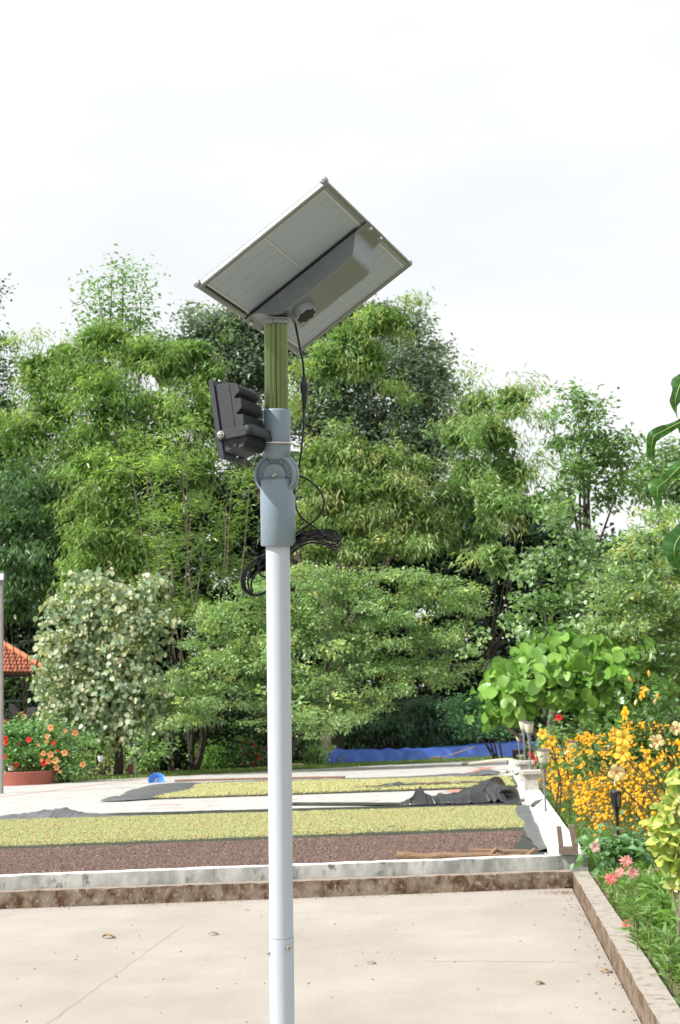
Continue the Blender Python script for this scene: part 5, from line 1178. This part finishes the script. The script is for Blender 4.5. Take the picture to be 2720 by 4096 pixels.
# timber on the brown beans
LOG = mat('split_log', (.42, .28, .17), .9, noise=.5, nscale=8, col2=(.22, .12, .07), stretch=(1.2, 8, 8), bump=.8, bscale=30)
PLK = mat('old_plank', (.38, .23, .15), .85, noise=.4, nscale=9, stretch=(1, 8, 8), bump=.5)
c7 = lambda x, y: (1360+x/1.153, 2900+y/1.153)
d_ = 14.9
pts = []; rd = []
for i in range(15):
    t = i/14; q_ = c7(262+(900-262)*t, 606+3*math.sin(t*9)); p = P(*q_, d_-.1*t); pts.append(p+Vector((0, 0, .008*math.sin(t*23)))); rd.append((.046*(1-t)+.022*t)*(1+.16*math.sin(t*31)+.1*math.sin(t*57)))
o = MB().tube(pts, rd, 9).build('split_log', LOG, smooth=True, sharp=25); tag(o, 'rough split log with peeling bark lying along the white wall', 'log')
def plank(q0, q1, d0, d1, w_, t, label, m=PLK, name='plank'):
    a, c = P(*c7(*q0), d0), P(*c7(*q1), d1); l = (c-a); hx = l*.5; n = Vector((0, 0, 1)); s = l.normalized().cross(n).normalized()
    o = MB().box((a+c)/2, hx, s*w_, n*t).build(name, m, bevel=.003); tag(o, label, 'plank')
plank((600, 577), (872, 582), 15.25, 15.15, .05, .012, 'reddish plank lying on the brown beans behind the split log')
plank((690, 600), (722, 572), 15.0, 15.15, .018, .016, 'short slanting wood offcut leaning over the reddish plank', LOG)
plank((862, 604), (898, 576), 14.95, 15.2, .02, .018, 'short pale wood offcut at the right end of the reddish plank', LOG)
STK = mat('pale_pole_wood', (.52, .40, .31), .8, noise=.2, nscale=6)
o = MB().tube([G(1634, 3152, CZ)+Vector((0, 0, .09)), G(1980, 3139, CZ)+Vector((0, 0, .08))], .028, 8).build('wooden_pole', STK, smooth=True); tag(o, 'long pale wooden pole lying along the rolled sheet in the court', 'pole')
o = MB().tube([G(700, 3130, CZ)+Vector((0, 0, .05)), G(1010, 3122, CZ)+Vector((0, 0, .05)), G(1380, 3116, CZ)+Vector((0, 0, .05))], .03, 8).build('rusty_pipe', mat('rust', (.25, .13, .09), .8, noise=.4, nscale=9), smooth=True); tag(o, 'long rusty pipe weighing down the far sheet edge', 'pipe')
# dry leaves and litter
DL = mat('dry_leaf', (.42, .27, .12), .8, noise=.4, nscale=40)
def dryleaf(sx, sy, z, s, label):
    p = G(sx, sy, z); V = []; n = 7
    for i in range(n):
        t = i/(n-1); w_ = .42*math.sin(math.pi*min(1, t*.95+.03))**.8
        for k in (-1, 0, 1): V.append((p.x+s*(t-.5), p.y+s*.8*w_*k, z+.006+s*(.18*abs(k)*random.random()+.15*math.sin(t*4))))
    F = [(3*i+k, 3*i+k+1, 3*i+k+4, 3*i+k+3) for i in range(n-1) for k in (0, 1)]
    o = MB().add(V, F).build('dry_leaf', DL); tag(o, label, 'leaf', 'dry leaves fallen on the patio')
for sx, sy, s, l in ((437, 3753, .11, 'curled dry leaf on the patio farthest left'), (856, 3740, .08, 'dry leaf on the patio just left of the pole'), (1488, 3856, .06, 'small dry scrap on the patio right of the pole joint'),
                     (1692, 3558, .09, 'dry leaf against the front of the brown kerb'), (2160, 3938, .06, 'dark dry scrap in the lower middle right of the patio'), (2430, 3892, .07, 'dry leaf near the right kerb, lower half'),
                     (2275, 3553, .10, 'largest dry leaf heaped in the far right patio corner'), (990, 3643, .04, 'tiny dry crumb near the kerb left of the pole')):
    dryleaf(sx, sy, .0, s, l)
V = []; F = []; n = 650
LIT = MB()
for i in range(n):
    if random.random() < .35: p = rfar.lerp(rnear, random.random()*.75) - nR*abs(random.gauss(0, .10)) 
    elif random.random() < .4: p = kline(random.uniform(-3.5, 2)) - perp*abs(random.gauss(0, .09))
    elif random.random() < .4: p = rfar - nR*abs(random.gauss(0, .15)) - Vector((0, abs(random.gauss(0, .12)), 0))
    else: p = Vector((random.uniform(-3.5, 2), random.uniform(7, 13.5), 0))
    s = random.uniform(.004, .014); a = random.random()*6
    LIT.add([(p.x+s*math.cos(a), p.y+s*math.sin(a), .003), (p.x+s*math.cos(a+2), p.y+s*math.sin(a+2)*.6, .003), (p.x+s*.7*math.cos(a+4), p.y+s*.7*math.sin(a+4), .003), (p.x, p.y, .003+s*.5)], [(0, 1, 3), (1, 2, 3), (2, 0, 3)])
o = LIT.build('leaf_litter', mat('litter', (.22, .14, .09), .9, noise=.5, nscale=8)); o['kind'] = 'stuff'; tag(o, 'brown crumbs and grit collected along the patio kerbs', 'litter')
# ================================================================== FAR OBJECTS
BLUE = mat('blue_sheet', (.035, .12, .60), .38, noise=.3, nscale=3, col2=(.11, .22, .70), bump=.6, bscale=6)
def bund(name, xs, label, mtop):
    """ridge covered by blue sheet; xs: (photo x, y top, y foot, depth)"""
    V = []; F = []; n = 120; L = len(xs)-1
    for i in range(n+1):
        t = i/n*L; k = min(int(t), L-1); q = t-k; a = [xs[k][j]*(1-q)+xs[k+1][j]*q for j in range(4)]
        top = P(a[0], a[1], a[3]+.35); ft = P(a[0], a[2], a[3]); ft.z = GZ-.05
        wv = .05*math.sin(i*.9)+.06*mn.noise(Vector((i*.35, 0, 3)))
        for s in (0, .12, .35, .6, .85, 1):
            p = ft.lerp(top, s); p.y += .05*math.sin(i*1.7+s*3)*(1-s)+wv*s; p.z += (.03*mn.noise(Vector((i*.5, s*3, 5))))*s; V.append(p)
        V.append(top+Vector((0, 1.2, .05+.08*mn.noise(Vector((i*.3, 2, 5))))))
        V.append(top+Vector((0, 1.4, -1.0)))
    for i in range(n):
        for j in range(7): F.append((i*8+j, i*8+j+1, i*8+j+9, i*8+j+8))
    o = MB().add(V, F).build(name, BLUE, smooth=True, sharp=50); tag(o, label, 'sheet'); return o
bund('blue_sheet', [(1295, 3018, 3054, 54), (1330, 3006, 3052, 54), (1500, 3004, 3052, 54), (1650, 3002, 3046, 54.3), (1800, 2992, 3036, 55), (1960, 2978, 3026, 56), (2140, 2970, 3016, 57.5), (2300, 2966, 3010, 58.5), (2420, 2964, 3006, 59), (2560, 2962, 3004, 59.5)], 'long low bank wrapped in bright blue plastic sheet behind the court', None)
BGR = mat('green_net', (.02, .32, .22), .6, noise=.4, nscale=12)
cb = G(1405, 3058, GZ)+Vector((0, 0, .17)); rb_ = MB().lathe(cb-Vector((0, 0, .17)), (0, 0, 1), [(.1, 0), (.24, .04), (.27, .14), (.22, .26), (.10, .33), (0, .35)], 12, shape=lambda th: 1+.12*math.sin(th*3+1)).build('net_bundle', BGR, smooth=True); tag(rb_, 'green net bundle lying in front of the blue sheet', 'bundle')
cb = G(1372, 3062, GZ)+Vector((0, 0, .15)); rb_ = MB().lathe(cb-Vector((.08, 0, .15)), (.1, 0, 1), [(.2, 0), (.24, .05), (.15, .2), (.04, .34), (0, .36)], 10, shape=lambda th: 1+.2*math.sin(th*4)).build('sheet_bundle', mat('dark_blue_sheet', (.02, .05, .20), .4, noise=.4, nscale=5, col2=(.12, .18, .35)), smooth=True); tag(rb_, 'dark blue crumpled bundle beside the green net', 'bundle')
STN = mat('sandstone', (.34, .28, .18), .9, noise=.4, nscale=8, bump=.5)
p = G(1735, 3046, GZ)+Vector((0, 0, .09)); o = MB().box(p, (.25, .02, .01), (0, .2, 0), (.01, 0, .09)).build('stone_block', STN, bevel=.02); tag(o, 'squared brown stone block in front of the blue sheet', 'block')
o = MB().tube([P(1768, 3032, 53), P(1895, 2988, 55.6)], .022, 7).build('tool_handle', STK); tag(o, 'wooden tool handle leaning from the stone block onto the blue sheet', 'handle')
p = P(2100, 3022, 52); o = root('dark_crate', p-Vector((0, 0, .2)), 'dark brown wooden crate behind the smallest goblet lamp', 'crate')
CRT = mat('crate_wood', (.07, .03, .025), .8, noise=.3, nscale=9)
for i in range(3): MB().box(p+Vector((0, 0, -.14+i*.14)), (.42, 0, 0), (0, .16, 0), (0, 0, .062)).build('slat', CRT, o, bevel=.006)
for s in (-1, 1): MB().box(p+Vector((.38*s, -.175, 0)), (.035, 0, 0), (0, .014, 0), (0, 0, .2)).build('corner_post', CRT, o)
p = P(2084, 3024, 39.5); o = MB().lathe(p-Vector((0, 0, .28)), (0, 0, 1), [(.06, 0), (.06, .24), (.115, .25), (.12, .28), (.10, .31), (0, .32)], 18).build('bollard', mat('old_stone', (.38, .36, .26), .9, noise=.3, nscale=20), smooth=True); tag(o, 'small mushroom shaped stone cap beside the farther lamps', 'stone')
o = MB().tube(spline([G(1850, 3060, CZ)+Vector((0, 0, .03)), P(1930, 3048, 44), P(1990, 3040, 43), P(2040, 3038, 42.4), P(2070, 3044, 41.8)], 8), .035, 8).build('pale_hose', mat('pale_hose', (.48, .47, .36), .6), smooth=True); tag(o, 'pale thick hose arching over the far corner of the court', 'hose')
# blue basin and standpipe
PBL = mat('blue_plastic', (.06, .22, .68), .4)
p = G(622, 3132, CZ)+Vector((0, .2, -.10)); q_ = root('blue_basin', p, 'round blue plastic basin tipped on its side behind the crumpled grey sheet', 'basin')
ax2 = Vector((.1, -.75, .55)).normalized(); MB().lathe(p+Vector((0, .1, .10)), ax2, [(.10, 0), (.17, .02), (.23, .12), (.25, .125), (.245, .135), (.21, .12), (.15, .03), (0, .02)], 28).build('bowl', PBL, q_, True)
MB().lathe(p+Vector((.02, -.02, .16)), ax2, [(.04, 0), (.05, .03), (.02, .05), (0, .05)], 10).build('clod', STN, q_)
RST = mat('brown_pipe_paint', (.22, .095, .06), .7, noise=.3, nscale=9)
zz = lambda x, y: (x/1.4519, 2200+y/1.4519)
b0 = G(zz(758, 1332)[0], zz(758, 1332)[1]-6, GZ); sp = root('standpipe', b0, 'brown standpipe with a white looped pipe at the edge of the court', 'standpipe')
s1 = b0.y/FP/1.4519; MB().lathe(b0, (0, 0, 1), [(16*s1, 0), (16*s1, 74*s1), (14*s1, 76*s1), (0, 76*s1)], 20).build('casing', RST, sp, True)
WPI = mat('white_pipe', (.62, .60, .55), .6, noise=.3, nscale=10)
X = Vector((s1, 0, 0)); Z = Vector((0, 0, s1))
MB().tube(spline([b0+X*-4+Z*76, b0+X*-3+Z*104, b0+X*6+Z*114, b0+X*20+Z*115, b0+X*28+Z*106, b0+X*29+Z*60, b0+X*29+Z*0], 6), 5.5*s1, 10).build('pipe', WPI, sp, True)
MB().box(b0+X*-10+Z*88, X*6, (0, .03, 0), Z*3).build('tap', DSTEEL, sp)
# small lamp at far left
b0 = G(403, 3122, GZ); s1 = b0.y/FP; gl = root('garden_lamp', b0, 'small lamp with white cup on a black stake on the far verge', 'lamp')
MB().tube([b0, b0+Vector((0, 0, 72*s1))], 1.5*s1, 8).build('stake', BLKP, gl)
MB().lathe(b0, (0, 0, 1), [(4*s1, 71*s1), (7*s1, 73*s1), (10*s1, 84*s1), (11.5*s1, 94*s1), (11.5*s1, 96*s1), (0, 96*s1)], 20).build('cup', mat('white_cup', (.75, .78, .80), .4), gl, True)
# round red planter
RP = mat('planter_red', (.36, .105, .075), .75, noise=.25, nscale=7, bump=.3)
pc = P(95, 3112, 39.9); pc.z = CZ
MBp = MB().lathe(Vector((P(100, 3000, 45).x, 45.2, GZ)), (0, 0, 1), [(.95, 0), (.95, .40), (.93, .42), (.87, .42), (.86, .30), (0, .30)], 64)
o = MBp.build('round_planter', RP, smooth=True); tag(o, 'low round terracotta red planter wall at far left of the court', 'planter')
# lamp post at the left edge
d_ = 38.3; px_ = P(4, 3140, d_); px_.z = CZ
lp_ = root('floodlight_post', px_-Vector((.04, 0, 0)), 'grey concrete post with a small floodlight cut by the left photo edge', 'lamp post')
tpz = P(4, 2300, d_); CP = mat('post_concrete', (.40, .38, .36), .85, noise=.35, nscale=5, stretch=(3, 3, .6), bump=.3)
MB().box((px_+tpz)/2-Vector((.04, 0, 0)), (.085, 0, 0), (0, .085, 0), ((tpz-px_)*.5)).build('post', CP, lp_, bevel=.01)
for y_ in (2692, 2835, 2720, 2880): MB().lathe(P(4, y_, d_)-Vector((.04, 0, .0)), (0, 0, 1), [(.125, 0), (.128, .01), (.125, .02)], 4).build('band', DSTEEL if y_ % 5 else WPI, lp_)
MB().box(P(6, 2312, d_)-Vector((0, .12, 0)), (.12, 0, 0), (0, .05, 0), (0, .03, .12)).build('floodlight_head', mat('head_grey', (.10, .10, .10), .5), lp_, bevel=.01)
MB().box(P(6, 2310, d_)-Vector((0, .18, 0)), (.09, 0, 0), (0, .012, 0), (0, .01, .08)).build('floodlight_lens', mat('lens', (.7, .75, .8), .2), lp_)
# ================================================================== PAVILION
d_ = 62.0; s1 = d_/FP
pav = root('pavilion', Vector((P(60, 2900, d_).x, d_, GZ)), 'raised pavilion with an orange tiled roof and dark green railing at far left', 'building')
q3 = lambda x, y, dd=0: P(x/3.136, 2500+y/3.136, d_+dd)
TILE = mat('roof_tile', (.40, .14, .075), .8, noise=.3, nscale=2.5, col2=(.30, .10, .06)); RTILE = mat('ridge_tile', (.58, .22, .10), .8, noise=.25, nscale=3)
# roof slope facing the camera: eave row at y=600, hip from (40,225) to (545,500)
eL, eR, ap = q3(-420, 600), q3(560, 585), q3(-60, 190, 2.4)
slope = MB().prism([q3(-420, 604), q3(552, 596), q3(-60, 200, 2.4), q3(-420, 190, 2.4)], (0, .12, -.08)).build('roof', mat('roof_deck', (.20, .08, .05), .9), pav)
tm = None; rows = 9; n_t = 0
for j in range(rows):
    t0 = j/rows; rowL = q3(-200, 598).lerp(q3(-200, 190, 2.4), t0); xr = 552+(-60-552)*t0
    rowR = q3(xr, 598+(196-598)*t0, 2.4*t0)
    rowL = q3(-200, 598+(196-598)*t0, 2.4*t0); up_ = (q3(-200, 196, 2.4)-q3(-200, 598)).normalized()
    wd_t = .155; L_ = (rowR-rowL).length; cnt = int(L_/wd_t)
    for i in range(cnt):
        p = rowL+(rowR-rowL).normalized()*(i*wd_t+(j % 2)*.05)
        if tm is None:
            V = []; m_ = 6
            nrm = up_.cross(Vector((1, 0, 0))).normalized(); nrm = nrm if nrm.y < 0 else -nrm
            for a in range(m_+1):
                for s in (0, 1): V.append(Vector((1, 0, 0))*(a/m_*wd_t)+nrm*(.05*math.sin(a/m_*math.pi)+.045*(1-s)+.015)+up_*(s*.30-.03))
                V.append(Vector((1, 0, 0))*(a/m_*wd_t)+nrm*(.05*math.sin(a/m_*math.pi)+.01)+up_*(-.03))
            F = []
            for a in range(m_): k = a*3; F += [(k, k+3, k+4, k+1), (k+2, k+5, k+3, k)]
            o = MB().add(V, F).build('roof_tile', TILE, None, True); tm = o.data; bpy.data.objects.remove(o)
        o = bpy.data.objects.new('roof_tile', tm); COL.objects.link(o); o.parent = slope; o.location = p-origin(slope); n_t += 1
for i in range(11):
    a = q3(40+(552-40)*(i+.45)/11-20, 232+(500-232)*(i+.45)/11*1.12-14, 2.0-1.9*i/11); d2 = (q3(552, 520, .1)-q3(40, 232, 2.0)).normalized()
    MB().tube([a-d2*.27, a+d2*.20], [.125, .10], 10).build('ridge_tile', RTILE, slope, True)
BGN = mat('dark_green_metal', (.015, .05, .055), .5); EAV = mat('eave_wood', (.035, .03, .025), .8)
MB().box(q3(60, 628, .3), (3, 0, 0), (0, .08, 0), (0, 0, .10)).build('eave_beam', EAV, pav)
MB().box(q3(40, 1290, .8), (2.0+.0, 0, 0), (0, 1.0, 0), (0, 0, .07)).build('deck', BGN, pav)
MB().box(q3(40, 955, -.2), (2.0, 0, 0), (0, .025, 0), (0, 0, .035)).build('rail', BGN, pav)
MB().box(q3(40, 1262, -.2), (2.0, 0, 0), (0, .02, 0), (0, 0, .025)).build('rail', BGN, pav)
for x in range(-200, 470, 64): MB().tube([q3(x, 955, -.2), q3(x, 1262, -.2)], .014, 6).build('baluster', BGN, pav)
MB().tube([q3(560, 620, .4), Vector((q3(560, 620, .4).x, d_+.4, GZ))], .09, 10).build('column', BGN, pav, True)
MB().tube([q3(-150, 620, 2.4), Vector((q3(-150, 620, 2.4).x, d_+2.4, GZ))], .09, 10).build('column', BGN, pav, True)
def chair(x, y0, y1, dd, m, label):
    b0 = q3(x, y1, dd); h = (y1-y0)/3.136*s1; w_ = h*.28; r = root('chair', b0, label, 'chair')
    for sx in (-1, 1):
        for sy in (-1, 1): MB().tube([b0+Vector((sx*w_, sy*w_, 0)), b0+Vector((sx*w_*.9, sy*w_*.9, h*.48))], .016, 6).build('leg', m, r)
    MB().box(b0+Vector((0, 0, h*.5)), (w_, 0, 0), (0, w_, 0), (0, 0, .018)).build('seat', m, r, bevel=.005)
    MB().box(b0+Vector((0, w_*.95, h*.76)), (w_*.95, 0, 0), (0, .015, 0), (0, .02, h*.25)).build('backrest', m, r, bevel=.01)
    for sx in (-1, 1): MB().box(b0+Vector((sx*w_, 0, h*.7)), (.015, 0, 0), (0, w_, 0), (0, 0, .015)).build('armrest', m, r)
chair(290, 1085, 1262, .8, mat('orange_plastic', (.75, .16, .05), .5), 'bright orange plastic chair on the pavilion deck')
chair(385, 1030, 1262, 1.4, mat('silver_grey_plastic', (.30, .32, .33), .5), 'grey chair behind the orange chair on the pavilion deck')
chair(165, 990, 1262, 1.2, mat('dark_wicker', (.055, .04, .04), .7), 'dark high backed chair left of the orange chair')
p = q3(78, 1262, .6); o = MB().lathe(p, (0, 0, 1), [(.10, 0), (.15, .06), (.165, .16), (.13, .24), (.15, .27), (.15, .29), (.12, .29), (.1, .2)], 20).build('clay_pot', mat('terracotta', (.42, .13, .08), .8), smooth=True); tag(o, 'round terracotta pot on the pavilion deck beside the dark chair', 'pot')
# garden sign / white stake in the planter
p = PD(26, 1768, -44.7); o = MB().box(p, (.06, 0, 0), (0, .01, 0), (0, 0, .09)).build('white_jug', mat('white_plastic', (.78, .80, .82), .5), bevel=.01); 
bpy.data.objects.remove(o)
jr = root('watering_can', p-Vector((0, 0, .12)), 'small white watering can at the back of the round red planter', 'can')
WP = mat('white_plastic_can', (.78, .80, .82), .5)
MB().lathe(p-Vector((0, 0, .12)), (0, 0, 1), [(.08, 0), (.09, .02), (.085, .14), (.06, .16), (.05, .16)], 18).build('body', WP, jr, True)
MB().tube([p+Vector((-.05, 0, -.06)), p+Vector((-.15, 0, .10))], [.022, .012], 8).build('spout', WP, jr)
# tree behind the railing
shrub('garden_shrub', 'dark bushy plants seen under the pavilion roof behind the railing', [(x, y, 40, 36, 66) for x in (-10, 30, 70, 110) for y in (1580, 1620, 1660, 1700, 1740)], 'broad', (.07, .11, .045), (40, 70), dens=4.5, scale=1.4, core=.3)
# ================================================================== FOREGROUND MANGO SPRAY
MG = leafmat('mango_leaf', .35, .28, .5, (1.2, 1.5, .4)); VEIN = mat('leaf_vein', (.25, .36, .10), .5)
q6 = lambda x, y, dd=0: P(2500+x/2.623, 1450+y/2.623, 2.95+dd)
sp_ = root('leafy_sapling', Vector((q6(900, 800).x, q6(900, 800).y, 0)), 'drooping wavy green leaves of a sapling entering at the right edge', 'sapling')
st_ = [Vector((q6(900, 800).x, q6(900, 800).y, 0)), q6(930, 2600), q6(880, 1500), q6(860, 600), q6(840, 50)]
MB().tube(spline(st_, 6), [.012]*12+[.009]*13, 8).build('stem', BARK, sp_, True)
def mleaf(cl, ws, curl=.35, phase=0, dd=0, col=(.038, .115, .022)):
    cl = spline([q6(x, y, dd+z) for x, y, z in cl], 5); n = len(cl); 
    wi = np.interp(np.linspace(0, len(ws)-1, n), range(len(ws)), ws)/2.623*2.95/FP
    V = []; m_ = 10
    for i in range(n):
        t = (cl[min(i+1, n-1)]-cl[max(i-1, 0)]).normalized(); s = t.cross(Fw).normalized(); nn = s.cross(t)
        for j in range(m_+1):
            u = (j/m_-.5)*2
            wav = .006*math.sin(i*.55+phase+(0 if u > 0 else 2.1))*abs(u)**2
            rib = .0012*(1 if (i % 4 == 0 and abs(u) > .08) else 0)
            ww = wi[i]*(1+.10*math.sin(i*.5+phase*2+(1 if u > 0 else 0)))
            V.append(cl[i]+s*(u*ww*math.cos(curl*abs(u)))-nn*(-ww*abs(u)*math.sin(curl*abs(u))*.8-wav-rib))
    T = []
    for i in range(n-1):
        for j in range(m_):
            a = i*(m_+1)+j; T += [(a, a+1, a+m_+2), (a, a+m_+2, a+m_+1)]
    cc = np.tile(np.array(col), (len(V), 1))
    for k in range(len(V)):
        i, j = divmod(k, m_+1)
        if i % 4 == 0 and j not in (0, m_): cc[k] = cc[k]*1.35+.01
    lf = npmesh('leaf', np.array([tuple(v) for v in V]), T, MG, sp_, cc, smooth=True)
    MB().tube([cl[i]-Fw*.0012 for i in range(n)], [max(.0004, .0016*(1-i/n)) for i in range(n)], 6).build('midrib', VEIN, lf, True)
    return lf
def petiole(a): MB().tube(spline([q6(880, a[1]-60), q6((a[0]+880)/2, a[1]-50), q6(*a)], 5), .0018, 6).build('petiole', VEIN, sp_, True)
mleaf([(700, 480, .03), (600, 610, .01), (500, 668, 0), (400, 720, -.01), (310, 770, -.02), (278, 870, -.01), (275, 960, 0), (298, 1040, .0), (345, 1105, .01)], [20, 38, 45, 60, 78, 52, 44, 14, 2], phase=.3); petiole((700, 480))
mleaf([(720, 930, .03), (610, 1060, .01), (510, 1160, 0), (420, 1250, -.01), (345, 1310, -.02), (340, 1400, -.02), (355, 1500, -.01), (370, 1580, 0)], [20, 50, 62, 74, 96, 62, 30, 2], phase=1.7, dd=.02, col=(.05, .14, .025)); petiole((720, 930))
mleaf([(660, 120, .02), (595, 200, .01), (555, 290, 0), (530, 390, -.01), (530, 480, 0), (550, 590, 0)], [50, 88, 74, 58, 30, 2], phase=2.5, dd=-.03); petiole((660, 120))
mleaf([(720, 1640, .02), (620, 1760, .01), (540, 1880, -.01), (515, 1980, -.02), (530, 2080, -.01), (600, 2190, .0)], [40, 100, 130, 110, 80, 6], phase=4, dd=.0, col=(.04, .12, .028)); petiole((720, 1640))
mleaf([(640, 560, .05), (590, 660, .05), (600, 790, .06)], [20, 50, 4], phase=5, dd=.03, col=(.05, .14, .03)); petiole((640, 560))
